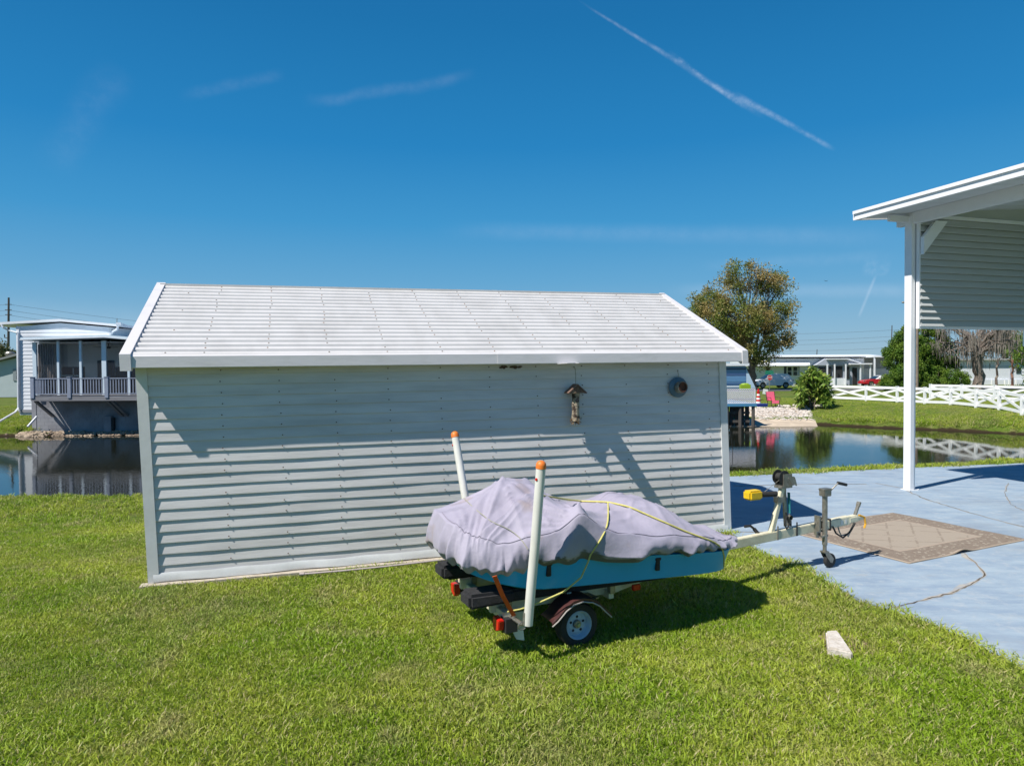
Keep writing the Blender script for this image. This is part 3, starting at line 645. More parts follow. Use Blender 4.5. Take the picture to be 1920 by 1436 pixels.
# ---------------------------------------------------------------- stone block in the grass
bs = MB(); vs_ = [(BLK.x+.03, BLK.y, tz(BLK.x, BLK.y)+.006)]
for k in range(28): a = 2*PI*k/28; r_ = .22+.06*noise.noise(Vector((math.cos(a)*2, math.sin(a)*2, 1))); x_, y_ = BLK.x+.03+r_*math.cos(a)*.9, BLK.y+r_*math.sin(a)*1.1; vs_.append((x_, y_, tz(x_, y_)+.004))
bs.add(vs_, [(0, 1+k, 1+(k+1) % 28) for k in range(28)]); tag(bs.build('bare_soil', mat('bare_soil', (.26,.19,.12), .95, 0, (.12,.10,.05), 14, .8, .8, 50)), kind='structure')
M_['block'] = mat('white_stone', (.62,.58,.53), .9, 0, (.40,.34,.27), 12, .7, 1, 40)
b = MB(); b.prism([G(*q_, .075)-Vector((0,0,.075)) for q_ in ((1548,1182),(1570,1180),(1599,1222),(1552,1213))], (0,0,.075)); o = b.build('stone_block', M_['block'], bevel=.012); tag(o, 'small white concrete block lying in the lawn near the slab', 'stone')
# ---------------------------------------------------------------- trailer (x forward to the hitch, y away from the camera, origin under the axle)
TYAW = R(25); TA = Vector((.295, 6.276, 0))
def loc_of(P, A, yaw): d = Vector(P)-Vector(A); c, s = math.cos(yaw), math.sin(yaw); return Vector((d.x*c+d.y*s, -d.x*s+d.y*c, d.z))
tr = thing('boat_trailer', 'cream painted small boat trailer with white guide poles and blue-rimmed wheel under the covered boat', 'trailer', TA, TYAW)
M_['tyre'] = mat('tyre', (.018,.018,.018), .8, 0, (.04,.037,.032), 12, .6, .3, 60); M_['rim'] = mat('rim', (.42,.52,.62), .4, 0, (.30,.34,.36), 18, .6, thr=(.5,.7))
def TZ(s): return .335 + (.05*s+.02 if s > 1.4 else 0) + max(0, min(1, (s-.7)/.7))*.0
# frame: tongue, two side rails converging, cross members, axle
MB().bar((1.25,0,.405), (3.93,0,.535), .075, .095).build('tongue', M_['cream'], tr, bevel=.006)
for sg in (-1, 1):
    b = MB(); b.bar((-.70,sg*.34,.335), (.55,sg*.34,.335), .05, .09); b.bar((.53,sg*.34,.336), (1.75,sg*.045,.415), .05, .088); b.build('side_rail', M_['cream'], tr, bevel=.004)
MB().bar((-.62,-.52,.30), (-.62,.52,.30), .07, .075).build('cross_member', M_['cream'], tr, bevel=.004)
MB().bar((.42,-.44,.30), (.42,.44,.30), .05, .06).build('cross_member', M_['cream'], tr)
MB().bar((0,-.54,.20), (0,.54,.20), .05, .05).build('axle', M_['dark'], tr)
MB().prism([(-.66,-.45,.30), (-.40,-.45,.30), (-.40,-.45,.18), (-.50,-.45,.14), (-.57,-.45,.20)], (0,-.012,0)).build('gusset', M_['cream'], tr)
for sg in (-1, 1):
    b = MB(); y = .32 if sg > 0 else -.44; b.bar((-.85,y,.455), (1.0,y,.435), .12, .10); pb = b.build('bunk', M_['carpet'], tr, bevel=.02, smooth=True)
    for x in (-.58, .42): MB().bar((x,y,.32), (x,y,.44), .05, .05).build('bunk_bracket', M_['steel'], tr)
# wheels
def wheel(sg):
    w = thing('wheel', None, None, (0,0,0)); w.parent = tr; w.location = (0, sg*.545, .155)
    y = sg
    b = MB(); b.lathe((0,0,0), (0,y,0), [(-.055,.118), (-.062,.150), (-.055,.175), (-.035,.187), (.035,.187), (.055,.175), (.063,.150), (.055,.122), (.048,.118), (.0,.112), (-.055,.118)], 40); b.build('tyre', M_['tyre'], w, smooth=True)
    b = MB(); b.lathe((0,0,0), (0,y,0), [(.052,.122), (.058,.118), (.050,.110), (.020,.104), (.006,.098), (.010,.080), (.016,.070), (.014,.044), (.010,.036), (.0,.034), (-.01,.0)], 40); b.build('rim', M_['rim'], w, smooth=True)
    b = MB(); b.lathe((0,0,0), (0,y,0), [(-.01,.034), (.030,.033), (.036,.028), (.038,0)], 20); b.build('hub', M_['steel'], w, smooth=True)
    b = MB(); b.lathe((.003,0,-.003), (0,y,0), [(.036,.018), (.050,.016), (.053,.012), (.0532,0)], 14); b.build('hub_cap', mat('grease_cap', (.42,.40,.16), .5), w)
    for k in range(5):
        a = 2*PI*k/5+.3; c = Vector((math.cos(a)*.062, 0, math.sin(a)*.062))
        MB().lathe(c, (0,y,0), [(.010,.012), (.0175,.012), (.0176,.0)], 8).build('lug_hole', M_['dark'], w)  # dark discs stand in for the shade inside the lug holes
    return w
wheel(-1); wheel(1)
for sg in (-1, 1):
    prof = []; n = 9; A0 = [(-.29,.235), (-.235,.27), (-.16,.34), (-.09,.38), (0,.395), (.09,.375), (.16,.335), (.225,.27), (.275,.225)]
    vs, fs = [], []
    for i, (x, z) in enumerate(A0):
        for yy, dz in ((.45,.0), (.46,.012), (.64,.012), (.665,.006), (.668,-.022)): vs.append((x, sg*yy, z+dz))
        if i: fs += [(5*i-5+j, 5*i-4+j, 5*i+1+j, 5*i+j) for j in range(4)]
    b = MB(); b.add(vs, fs); fo = b.build('fender', M_['maroon'], tr, smooth=True); md = fo.modifiers.new('thick', 'SOLIDIFY'); md.thickness = .006
    b = MB(); b.tube([(x, sg*.669, z-.022) for x, z in A0], .006, 6); b.build('fender_edge', mat('fender_edge', (.40,.36,.33), .5), fo, smooth=True)
    b = MB(); b.bar((-.05,sg*.40,.38), (-.05,sg*.52,.41), .04, .012); b.bar((.20,sg*.38,.33), (.24,sg*.50,.32), .04, .012); b.build('fender_bracket', M_['steel'], tr)
# tail lights, side markers
for sg in (-1, 1):
    l_ = MB(); l_.prism([(-.665,sg*.44,.30), (-.665,sg*.56,.29), (-.665,sg*.55,.21), (-.665,sg*.47,.18), (-.665,sg*.43,.22)], (-.05,0,0)); l_.build('tail_light', M_['red'], tr, bevel=.006)
    MB().box(-.66, -.56, sg*.53-.05, sg*.53+.05, .19, .30).build('light_bracket', M_['dark'], tr)
    MB().box(.66, .74, sg*.40-.012 if sg > 0 else -.43, sg*.40+.03 if sg > 0 else -.40, .30, .35).build('side_marker', M_['red'], tr, bevel=.004)
MB().prism([(-.60,-.56,.20), (-.50,-.56,.19), (-.49,-.56,.10), (-.56,-.56,.12)], (0,.006,0)).build('number_bracket', M_['pvc'], tr)
# guide poles
for (b0, t0, sg) in (((-.55,-.75,.30), (-.47,-.83,1.545), -1), ((-.44,.56,.30), (-.50,.99,1.625), 1)):
    b0, t0 = Vector(b0), Vector(t0); gp = MB().tube([b0, b0.lerp(t0,.25), b0.lerp(t0,.5)+Vector((.004,0,0)), t0], .038, 20).build('guide_pole', M_['pvc'], tr, smooth=True)
    d = (t0-b0).normalized(); b = MB(); b.lathe(t0, d, [(-.02,.0405), (.005,.0405), (.020,.038), (.034,.028), (.042,.013), (.0425,.0)], 20); b.build('cap', M_['orange'], gp, smooth=True)
    q = t0-d*.10; sd_ = Vector((-.6*1,.0,0))+Vector((0,sg*.2,0)); b = MB(); b.lathe(q+sd_.normalized()*.034, sd_, [(0,.011), (.010,.011), (.011,0)], 10); b.build('reflector', M_['red'], gp)
    b = MB(); b.tube([(-.60,sg*.45,.30), (-.58,sg*.70,.295), (b0.x-.03,b0.y-sg*.0,.31), (b0.x-.02,b0.y,.40)], .018, 8); b.build('pole_bracket', M_['steel'], tr, smooth=True)
    b = MB(); b.tube([b0+Vector((-.02,0,.03))+Vector((.034*math.cos(a)*1.0-.03, 0, .03*math.sin(a)-.03)) for a in np.linspace(0, 5.8, 14)], .005, 6); b.build('ring', M_['steel'], gp, smooth=True)
# winch post
wp = Vector((2.86,0,.54)); tp = Vector((2.80,0,1.0))
b = MB(); b.bar((2.74,0,.50), (2.90,0,.98), .05, .05); b.build('winch_post', M_['cream'], tr, bevel=.004)
b = MB(); b.bar((2.96,.0,.56), (2.93,0,.98), .018, .045); b.bar((2.86,.03,.86), (2.86,-.03,.86), .10, .06); b.build('post_brace', M_['steel'], tr)
b = MB(); b.box(2.84, 3.00, -.055, .055, .985, 1.01); b.box(2.86, 2.99, -.06, -.05, 1.0, 1.14); b.box(2.86, 2.99, .05, .06, 1.0, 1.14); b.prism([(2.95,-.062,1.0), (3.06,-.062,1.02), (3.03,-.062,1.10), (2.96,-.062,1.12)], (0,.012,0)); wi = b.build('winch', M_['steel'], tr, bevel=.003)
b = MB(); 
for y in (-.048, .044): b.lathe((2.89,y,1.10), (0,1,0), [(0,0), (0,.078), (.008,.078), (.008,0)], 24)
b.lathe((2.89,-.045,1.10), (0,1,0), [(0,.045), (.09,.045)], 20); b.build('winch_reel', M_['black'], wi, smooth=True)
b = MB(); b.tube([(2.89,-.10,1.10), (2.93,-.105,1.05), (3.0,-.11,1.02)], .008, 6); b.build('winch_crank', M_['steel'], wi)
b = MB(); b.tube([(2.86,0,1.07), (2.70,.01,.98), (2.62,.03,.92)], .003, 4); b.build('winch_line', M_['steel'], tr)
b = MB(); b.tube([(2.80,-.02,.93), (2.62,.02,.93)], .030, 10); b.build('bow_stop_arm', M_['black'], tr, smooth=True)
ys = MB(); ys.box(2.42, 2.60, -.035, .085, .885, .985); ys.build('bow_stop', M_['yellow'], tr, bevel=.018, smooth=True)
b = MB(); b.bar((2.98,-.02,.93), (2.99,-.02,.70), .035, .006); b.build('winch_strap', mat('teal_strap', (.02,.20,.23), .7), tr)
b = MB(); b.tube([(2.99,-.02,.70), (2.985,-.025,.66), (3.0,-.02,.60), (2.97,-.01,.57)], .006, 6); b.lathe((2.99,-.045,.655), (0,1,0), [(0,.028), (.05,.028), (.051,0)], 10); b.build('strap_hook', M_['steel'], tr)
b = MB(); b.tube([(2.92,-.035,.72), (2.95,-.04,.64), (2.97,-.04,.58), (2.93,-.04,.54), (2.90,-.04,.60), (2.93,-.04,.68)], .010, 6); b.build('cable_loop', M_['black'], tr, smooth=True)
for x in (2.80, 3.08): 
    z = .535+(x-2.8)*.05-.03
    b = MB(); b.box(x-.008, x+.008, -.046, -.038, z-.065, z+.045); b.box(x-.008, x+.008, .038, .046, z-.065, z+.045); b.box(x-.010, x+.010, -.046, .046, z-.070, z-.062)
    for y in (-.042, .042): b.lathe((x,y,z+.04), (0,0,1), [(0,.008), (.04,.008), (.041,0)], 6)
    b.build('u_bolt', M_['steel'] if x < 3 else M_['dark'], tr)
b = MB(); b.tube([(2.56,.06,.56), (2.50,.05,.60), (2.42,.05,.60)], .014, 8); b.tube([(2.56,.06,.56), (2.60,.03,.50)], .02, 8); b.build('tie_handle', M_['black'], tr, smooth=True)
# jack
jk = thing('jack', None, None); jk.parent = tr; jk.location = (3.42, -.115, 0)
b = MB(); b.tube([(0,0,.26), (0,0,.80)], .028, 16); b.build('tube', M_['steel'], jk, smooth=True)
b = MB(); b.tube([(0,0,.17), (0,0,.30)], .021, 14); b.build('inner_tube', M_['steel'], jk, smooth=True)
b = MB(); b.box(-.05, .06, -.04, .04, .80, .875); b.box(-.055, .065, -.045, .045, .862, .885); b.build('gear_box', M_['steel'], jk, bevel=.006)
b = MB(); b.tube([(.05,0,.84), (.075,0,.84), (.085,-.01,.86), (.18,-.02,.93)], .007, 8); cr = b.build('crank', M_['steel'], jk, smooth=True)
b = MB(); b.tube([(.175,-.02,.935), (.30,-.03,.905)], .017, 12); b.build('grip', M_['black'], cr, smooth=True)
b = MB(); b.box(-.05, .045, .02, .075, .40, .56); b.box(-.07, -.05, .01, .08, .36, .58); b.tube([(-.07,-.01,.36), (.03,-.01,.36)], .012, 8); b.box(-.125, -.08, .0, .012, .35, .42)
for z in (.43, .53): b.lathe((-.03,.02,z), (0,-1,0), [(0,.014), (.016,.014), (.017,0)], 6)
b.build('swivel_bracket', M_['steel'], jk)
b = MB(); b.lathe((-.09,-.002,.39), (0,-1,0), [(0,.014), (.004,.014), (.0041,.0)], 10); b.build('pin_hole', M_['dark'], jk)
b = MB()
for y in (-.032, .032): b.prism([(-.03,y,.185), (.03,y,.185), (.105,y,.10), (.085,y,.055), (.055,y,.065), (.0,y,.13)], (0,.004,0))
b.box(-.032, .032, -.034, .038, .178, .192); b.build('caster_fork', M_['steel'], jk)
b = MB(); b.lathe((.075,-.026,.145-.065), (0,1,0), [(0,.0), (.0,.055), (.004,.072), (.014,.079), (.038,.079), (.048,.072), (.052,.055), (.052,.0)], 26); b.build('caster_wheel', M_['tyre'], jk, smooth=True)
jk.location.z = DRIVE_Z
# coupler
b = MB(); b.bar((3.90,0,.535), (4.06,0,.545), .085, .075); b.bar((4.04,0,.54), (4.16,0,.540), .085, .06, w2=.05, h2=.045); cpl = b.build('coupler', M_['cream'], tr, bevel=.012, smooth=True)
b = MB(); b.bar((4.04,0,.575), (4.10,0,.70), .035, .02, up=(1,0,0)); b.bar((4.09,0,.68), (4.11,0,.725), .045, .022, up=(1,0,0)); b.build('latch', M_['steel'], cpl)
b = MB(); b.tube([(4.08,-.02,.58), (4.16,-.03,.55), (4.18,-.03,.47), (4.16,-.03,.42)], .012, 6); b.build('latch_pin', mat('orange_yellow', (.65,.33,.02), .5), cpl)
for k in range(2):
    b = MB(); y = -.05+.02*k; b.tube([(3.62+.10*k,y,.50), (3.66+.08*k,y-.01,.42), (3.76,y-.02,.36+.02*k), (3.90,y-.01,.42-.03*k), (3.98,y,.50)], .010-.002*k, 6); b.build('safety_chain', M_['black'] if k == 0 else M_['steel'], tr, smooth=True)
b = MB(); b.bar((3.97,-.045,.50), (3.86,-.05,.36), .004, .035); b.build('plug_strap', M_['steel'], tr)
b = MB(); b.box(3.585, 3.60, -.046, .046, .455, .585); b.build('rubber_band', M_['black'], tr)
b = MB(); b.box(3.76, 3.80, -.0412, -.0385, .50, .55); b.box(3.83, 3.86, -.0412, -.0385, .505, .555); b.build('sticker', M_['pvc'], tr)
# black folded step pads hanging out behind the bunks
for (x, y, z) in ((-.90,-.42,.462), (-.86,.34,.49)):
    b = MB(); b.bar((x-.05,y,z-.005), (x+.35,y,z), .22, .12, w2=.24, h2=.10); b.build('bunk_pad', M_['carpet'], tr, bevel=.025, smooth=True)

# ---------------------------------------------------------------- boat
BYAW = R(21); BC = Vector((.423, 6.233, 0))
bt = thing('small_boat', 'small blue plastic boat with squared bow sitting on the trailer beneath a fitted cover', 'boat', BC, BYAW)
S0, S1, HW = -1.04, 1.54, .55
def outline(t, grow=0.0, n=4.0):           # superellipse-like rounded rectangle round the boat, t in 0..1
    a = 2*PI*t; c, s = math.cos(a), math.sin(a); cx, hl = (S0+S1)/2, (S1-S0)/2+grow; e = 2.0/n
    return cx+hl*math.copysign(abs(c)**e, c), (HW+grow)*math.copysign(abs(s)**e, s)
vs, fs = [], []; N = 96
def bot(s): return .47-.03*(s+.0) + (.16*max(0, (-s-.35)/.65)**1.6)
def gun(s): return .735-.065*s
lv = [(0.0, 0.0), (.02, .012), (.03,.03), (.5, -.0), (.92, -.015), (1.0, -.07)]
for f_, g in lv:
    for k in range(N):
        x, y = outline(k/N, g, 6.0); z = gun(x)*(1-f_)+bot(x)*f_; vs.append((x, y, z))
for i in range(len(lv)-1):
    for k in range(N): fs.append((i*N+k, i*N+(k+1) % N, (i+1)*N+(k+1) % N, (i+1)*N+k))
fs.append(tuple(range(N))); fs.append(tuple((len(lv)-1)*N+k for k in range(N)))
b = MB(); b.add(vs, fs); hull_o = b.build('hull', M_['hull'], bt, smooth=True, sharp=50)
for s_ in (-.35, .667, -.35, .667):
    pass
for sg in (-1, 1):
    for s_ in (-.36, .667):
        y = sg*(HW+.008); z = gun(s_)
        b = MB(); b.box(s_-.02, s_+.02, y-.014, y+.014, z-.145, z-.03); b.box(s_-.028, s_+.028, y-.02, y+.02, z-.055, z-.03); b.build('latch', M_['black'], bt, bevel=.004)

# ---------------------------------------------------------------- cover
def interp(x, T):
    if x <= T[0][0]: return T[0][1]
    for (a, va), (c, vc) in zip(T[:-1], T[1:]):
        if x <= c: t = (x-a)/(c-a); t = t*t*(3-2*t); return va+(vc-va)*t
    return T[-1][1]
TOP = [(-1.14,1.17),(-.95,1.26),(-.75,1.33),(-.52,1.365),(-.32,1.31),(-.05,1.13),(.18,1.05),(.40,1.07),(.62,1.13),(.85,1.135),(1.05,1.08),(1.25,.98),(1.42,.86),(1.60,.70)]
EDG = [(-1.14,1.08),(-1.02,.97),(-.8,.89),(-.4,.94),(.0,.965),(.3,.905),(.7,.84),(1.1,.79),(1.6,.68)]
HEM = [(-1.14,.74),(-.92,.68),(-.8,.665),(-.6,.665),(-.5,.715),(.0,.705),(.6,.68),(1.2,.655),(1.6,.63)]
def fold(x, y, z=0): 
    return 1-abs(noise.noise(Vector((x, y, z))))*2
def cover_pt(t, r):        # t round the boat, r: 0 crown .. 1 rim, 1..2 skirt
    ox, oy = outline(t, .075, 3.6); cx = (S0+S1)/2
    if ox > 1.2: oy *= 1-.25*(ox-1.2); ox += .25*(ox-1.2)
    W_ = HW+.075
    if r <= 1:
        x = cx+(ox-cx)*r; y = oy*r; q = min(1, r)
        # use the distance to the rim for the profile
        e, tp = interp(x, EDG), interp(x, TOP); k = 1-r**2.3 if abs(ox-cx) < 1.2 else 1-r**1.9
        eR = interp(ox, EDG)
        z = eR + (max(tp, eR)-eR)*k
        z += .13*math.exp(-((x+.10)/.13)**2-((y+W_)/.16)**2)                # shoulder over a seat corner
        z += .05*math.exp(-((x+.55)**2/.06+(y-.05)**2/.05)) - .05*math.exp(-((x-.20)**2/.05+(y+.05)**2/.06))
        z -= .035*math.exp(-((x-.55)**2/.03+(y+.42)**2/.03))
        z += .022*(fold(x*1.4+y*.8, y*1.9-x*.5, 1)-.6)*(.4+r) + .003*noise.noise(Vector((x*13, y*13, 2)))
        for (ax, ay, am, sd_, k_) in ((-.10,-.62,.030,1,4.2), (-.55,.02,.024,2,3.4), (.80,.0,.018,3,3.6), (1.45,-.55,.020,4,4.5), (-1.05,-.60,.026,5,4.5)):
            dx, dy = x-ax, y-ay; ds = math.hypot(dx, dy); an = math.atan2(dy, dx); wgt = math.exp(-(ds/.55)**2)*(1-math.exp(-(ds/.12)**2))
            q_ = noise.noise(Vector((math.cos(an)*k_, math.sin(an)*k_, sd_*3.7+ds*1.1))); z += am*wgt*((1-min(1, abs(q_)*3.2))**1.5-.25)
        # long creases running from the shoulder
        for (ax, ay, bx, by, am, w) in ((-.08,-.55,.45,-.10,.022,.035), (-.08,-.55,-.5,-.15,.016,.04), (-.55,.0,-1.1,-.35,.02,.04), (-.55,.0,-.9,-.5,.02,.035), (.8,.1,1.4,-.3,.014,.04), (-.08,-.55,.10,-.30,.02,.03), (-.3,.1,.2,.3,.02,.05), (.35,-.3,1.0,-.35,.015,.03), (-.2,-.5,-.75,-.25,.014,.03)):
            dx, dy = bx-ax, by-ay; tt = max(0, min(1, ((x-ax)*dx+(y-ay)*dy)/(dx*dx+dy*dy))); dd = math.hypot(x-ax-tt*dx, y-ay-tt*dy); z += am*1.5*math.exp(-abs(dd/w)**1.4)*(1-.6*tt)
        return Vector((x, y, z))
    u = r-1; e, h = interp(ox, EDG), interp(ox, HEM)
    base = cover_pt(t, 1.0); nx_, ny_ = (ox-cx)/1.3, oy/W_; ln = math.hypot(nx_, ny_)+1e-6
    # outward normal of the rim
    p1, p2 = outline(t+.002, .075, 3.2), outline(t-.002, .075, 3.2); tx, ty = p1[0]-p2[0], p1[1]-p2[1]; L = math.hypot(tx, ty)+1e-9; nx_, ny_ = ty/L, -tx/L
    ph = t*2*PI
    per = t*7.2
    pleat = (1-abs(math.sin(per*8.5+5*noise.noise(Vector((per*1.3, 0, 0)))+.9*u)))**1.2*(.45+.9*abs(noise.noise(Vector((per*2.1, 4, 0)))+.3))
    fine = noise.noise(Vector((per*9, u*1.3, 5))); fn2 = noise.noise(Vector((per*24, u*2.0, 9)))
    out = .022*math.sin(PI*min(1, u*1.1)) + u**.7*(.085*pleat+.022*fine) + .012*fn2*u**.5 - .055*max(0, u-.80)/.2
    z = base.z+(h-base.z)*u + .022*u*noise.noise(Vector((per*4, 3, 0))) + (.016*math.sin(per*38)*u*u)
    if ox < -.75: out += .06*u*(.6+noise.noise(Vector((per*3, 8, 1))))
    return Vector((base.x+nx_*out, base.y+ny_*out, z))
NT, NR1, NR2 = 520, 60, 30; V = [cover_pt(0, 0)]
for j in range(1, NR1+NR2+1):
    r = (j/NR1)**.85 if j <= NR1 else 1+(j-NR1)/NR2
    for i in range(NT): V.append(cover_pt(i/NT, r))
F = []
for j in range(NR1+NR2-1):
    for i in range(NT): a = 1+j*NT; F.append((a+i, a+(i+1) % NT, a+NT+(i+1) % NT, a+NT+i))
me = bpy.data.meshes.new('boat_cover'); me.from_pydata([tuple(v) for v in V], [], F+[(0, 1+(i+1) % NT, 1+i) for i in range(NT)])
def cover_material():
    m = mat('cover_cloth', (.35,.325,.405), .7, 0, (.27,.245,.31), 2.2, .7, .5, 16, thr=(.42,.72), bdist=.010); n, l = m.node_tree.nodes, m.node_tree.links; b = n['Principled BSDF']
    at = n.new('ShaderNodeAttribute'); at.attribute_name = 'hem'; x = n.new('ShaderNodeMix'); x.data_type = 'RGBA'; src = b.inputs['Base Color'].links[0].from_socket
    t = n.new('ShaderNodeTexCoord'); z = n.new('ShaderNodeTexNoise'); z.inputs['Scale'].default_value = 3.3; l.new(t.outputs['Object'], z.inputs[0]); r = n.new('ShaderNodeMapRange'); r.inputs['From Min'].default_value = .64; r.inputs['From Max'].default_value = .74; r.inputs['To Max'].default_value = .5; l.new(z.outputs['Fac'], r.inputs[0])
    d = n.new('ShaderNodeMix'); d.data_type = 'RGBA'; l.new(r.outputs[0], d.inputs['Factor']); l.new(src, d.inputs[6]); d.inputs[7].default_value = (.30,.21,.15,1)
    l.new(at.outputs['Fac'], x.inputs['Factor']); l.new(d.outputs[2], x.inputs[6]); x.inputs[7].default_value = (.10,.105,.095,1); l.new(x.outputs[2], b.inputs['Base Color']); b.inputs['Sheen Weight'].default_value = .15
    return m
me.materials.append(cover_material()); at = me.attributes.new('hem', 'FLOAT', 'POINT'); hv = [0.0]
for j in range(1, NR1+NR2+1):
    for i in range(NT):
        ox = outline(i/NT, .075)[0]; u = (j-NR1)/NR2; lim = .80+.07*math.sin(i*.55)+.05*math.sin(i*1.7) + (.35 if ox < -.55 else 0)
        hv.append(1.0 if u > lim else 0.0)
at.data.foreach_set('value', hv); me.shade_smooth()
cov = bpy.data.objects.new('boat_cover', me); C.objects.link(cov); cov.location = BC; cov.rotation_euler = (0,0,BYAW)
tag(cov, 'rumpled lavender grey fabric cover pulled over the small blue boat', 'boat cover')
b = MB(); b.tube([cover_pt(k/260, .985)+Vector((0,0,.004)) for k in range(130, 261)], .0032, 5); b.build('seam', mat('cover_seam', (.24,.22,.28), .8), cov)
# ropes follow the cloth
bpy.context.view_layer.update()
def btree(o):
    mw = Matrix.LocRotScale(o.location, o.rotation_euler, o.scale); return BVHTree.FromPolygons([mw @ v.co for v in o.data.vertices], [tuple(p.vertices) for p in o.data.polygons])
BV = btree(cov)
def on_cover(px, py, off=.010):
    d = ray(px, py); h = BV.ray_cast(Vector((0,0,CAMH)), d)
    return None if h[0] is None else h[0]-d*off+Vector((0,0,off*.4))
def rope(name, path, r, m, label, cat, off=.010, pre=(), post=(), n=8):
    pts = list(pre)
    for a, b in zip(path[:-1], path[1:]):
        k = max(1, int(math.hypot(b[0]-a[0], b[1]-a[1])/9))
        for i in range(k):
            p = on_cover(a[0]+(b[0]-a[0])*i/k, a[1]+(b[1]-a[1])*i/k, off)
            if p is not None: pts.append(p)
    p = on_cover(*path[-1], off)
    if p is not None: pts.append(p)
    pts += list(post); sm = pts[:]
    for i in range(1, len(pts)-1): sm[i] = (pts[i-1]+pts[i]*2+pts[i+1])/4+Vector((0,0,.002))
    return tag(MB().tube(sm, r, n).build(name, m, smooth=True), label, cat)
_mw = Matrix.LocRotScale(bt.location, bt.rotation_euler, bt.scale); HV = BVHTree.FromPolygons([_mw @ v.co for v in hull_o.data.vertices], [tuple(p.vertices) for p in hull_o.data.polygons])
hull_pts = []
for q_ in ((1359,1042),(1360,1052),(1357,1062),(1350,1070)):
    h_ = HV.ray_cast(Vector((0,0,CAMH)), ray(*q_))
    if h_[0] is not None: hull_pts.append(h_[0]-ray(*q_)*.010)
def bw(x, y, z): v = Vector((x, y, z)); c, s = math.cos(BYAW), math.sin(BYAW); return Vector((BC.x+x*c-y*s, BC.y+x*s+y*c, z))
def tw(x, y, z): c, s = math.cos(TYAW), math.sin(TYAW); return Vector((TA.x+x*c-y*s, TA.y+x*s+y*c, z))
rope('tie_rope', [(1018,930),(1040,934),(1080,940),(1140,942),(1180,951),(1230,973),(1290,999),(1340,1017),(1356,1030)], .0075, M_['rope'],
     'yellow rope lying lengthwise over the boat cover to the squared bow', 'rope', post=hull_pts)
rope('tie_rope', [(1140,942),(1141,965),(1139,988),(1128,1010),(1108,1040),(1095,1055)], .0075, M_['rope'],
     'yellow green rope running down across the boat side to the trailer frame', 'rope', post=[bw(-.08,-.66,.58), bw(-.24,-.64,.49), tw(-.40,-.60,.40), tw(-.55,-.58,.35), tw(-.64,-.56,.355)])
rope('cord', [(862,926),(885,950),(920,978),(955,993),(975,1008),(990,1030)], .004, mat('cord_grey', (.34,.33,.26), .8),
     'thin grey cord crossing the stern of the cover between the two guide poles', 'cord', off=.005, n=6)
e = bw(-.86,-.66,.70); q = tw(-.60,-.60,.33)
b = MB(); b.bar(e, e.lerp(q,.5)+Vector((-.01,-.01,0)), .006, .036, up=(1,0,0)); b.bar(e.lerp(q,.5)+Vector((-.01,-.01,0)), q, .006, .034, up=(1,0,0)); tag(b.build('tie_down_strap', M_['strap']), 'orange webbing strap from under the cover hem down to the trailer', 'strap')
# ---------------------------------------------------------------- background helpers
def XZ(px, py, y): p = D(px, py, y); return p.x, p.z
M_['hsiding'] = mat('house_siding', (.56,.60,.66), .55, 0, (.48,.52,.57), 1.5, .5)
M_['hwhite'] = mat('house_white', (.74,.76,.80), .5, 0, (.62,.64,.68), 2, .5)
M_['bluewhite'] = mat('porch_white', (.60,.70,.78), .45, 0, (.48,.58,.66), 3, .5)
M_['interior'] = mat('porch_interior', (.72,.75,.78), .8, 0, (.62,.65,.68), 1, .5)
M_['screen'] = mat('insect_screen', (.05,.055,.06), .8, alpha=.13)
M_['deckwood'] = mat('deck_wood', (.24,.24,.26), .8, 0, (.15,.145,.15), 3, .8, .4, 30, stretch=(.3,1,4))
M_['rail'] = mat('rail_paint', (.27,.31,.40), .6, 0, (.20,.22,.28), 3, .7)
M_['block'] = M_['block']
def block_material():
    m = bpy.data.materials.new('block_wall'); m.use_nodes = True; n, l = m.node_tree.nodes, m.node_tree.links; b = n['Principled BSDF']; b.inputs['Roughness'].default_value = .9
    pos = n.new('ShaderNodeNewGeometry').outputs['Position']; z = n.new('ShaderNodeTexNoise'); z.inputs['Scale'].default_value = .9; z.inputs['Detail'].default_value = 8; l.new(pos, z.inputs[0])
    x = n.new('ShaderNodeMix'); x.data_type = 'RGBA'; r = n.new('ShaderNodeMapRange'); r.inputs[1].default_value = .35; r.inputs[2].default_value = .65; l.new(z.outputs['Fac'], r.inputs[0]); l.new(r.outputs[0], x.inputs['Factor']); x.inputs[6].default_value = (.30,.31,.34,1); x.inputs[7].default_value = (.20,.20,.22,1); l.new(x.outputs[2], b.inputs['Base Color']); return m
M_['blockwall'] = block_material()

# ---------------------------------------------------------------- left waterside house with deck and screened porch
HY = 37.6
hx = lambda px, y=HY: XZ(px, 700, y)[0]
hz = lambda py, y=HY, px=110: XZ(px, py, y)[1]
hs = thing('waterside_house', 'white gabled waterside house with screened porch and grey railed deck above a block wall', 'house', (hx(110), HY, WATER))
def HBX(name, m, x0, x1, y0, y1, z0, z1, par=None, bevel=0): return MB().box(x0, x1, y0, y1, z0, z1).build(name, m, par or hs, world=(par is None), bevel=bevel)
# foundation: recessed block wall on the shore
xl = hx(66); xr = hx(262)+7.5; dz = hz(742, HY-1.3); 
fw = MB().box(xl, xr, HY+.05, HY+.35, WATER-.4, dz-.25).build('foundation_wall', M_['blockwall'], hs, world=True)
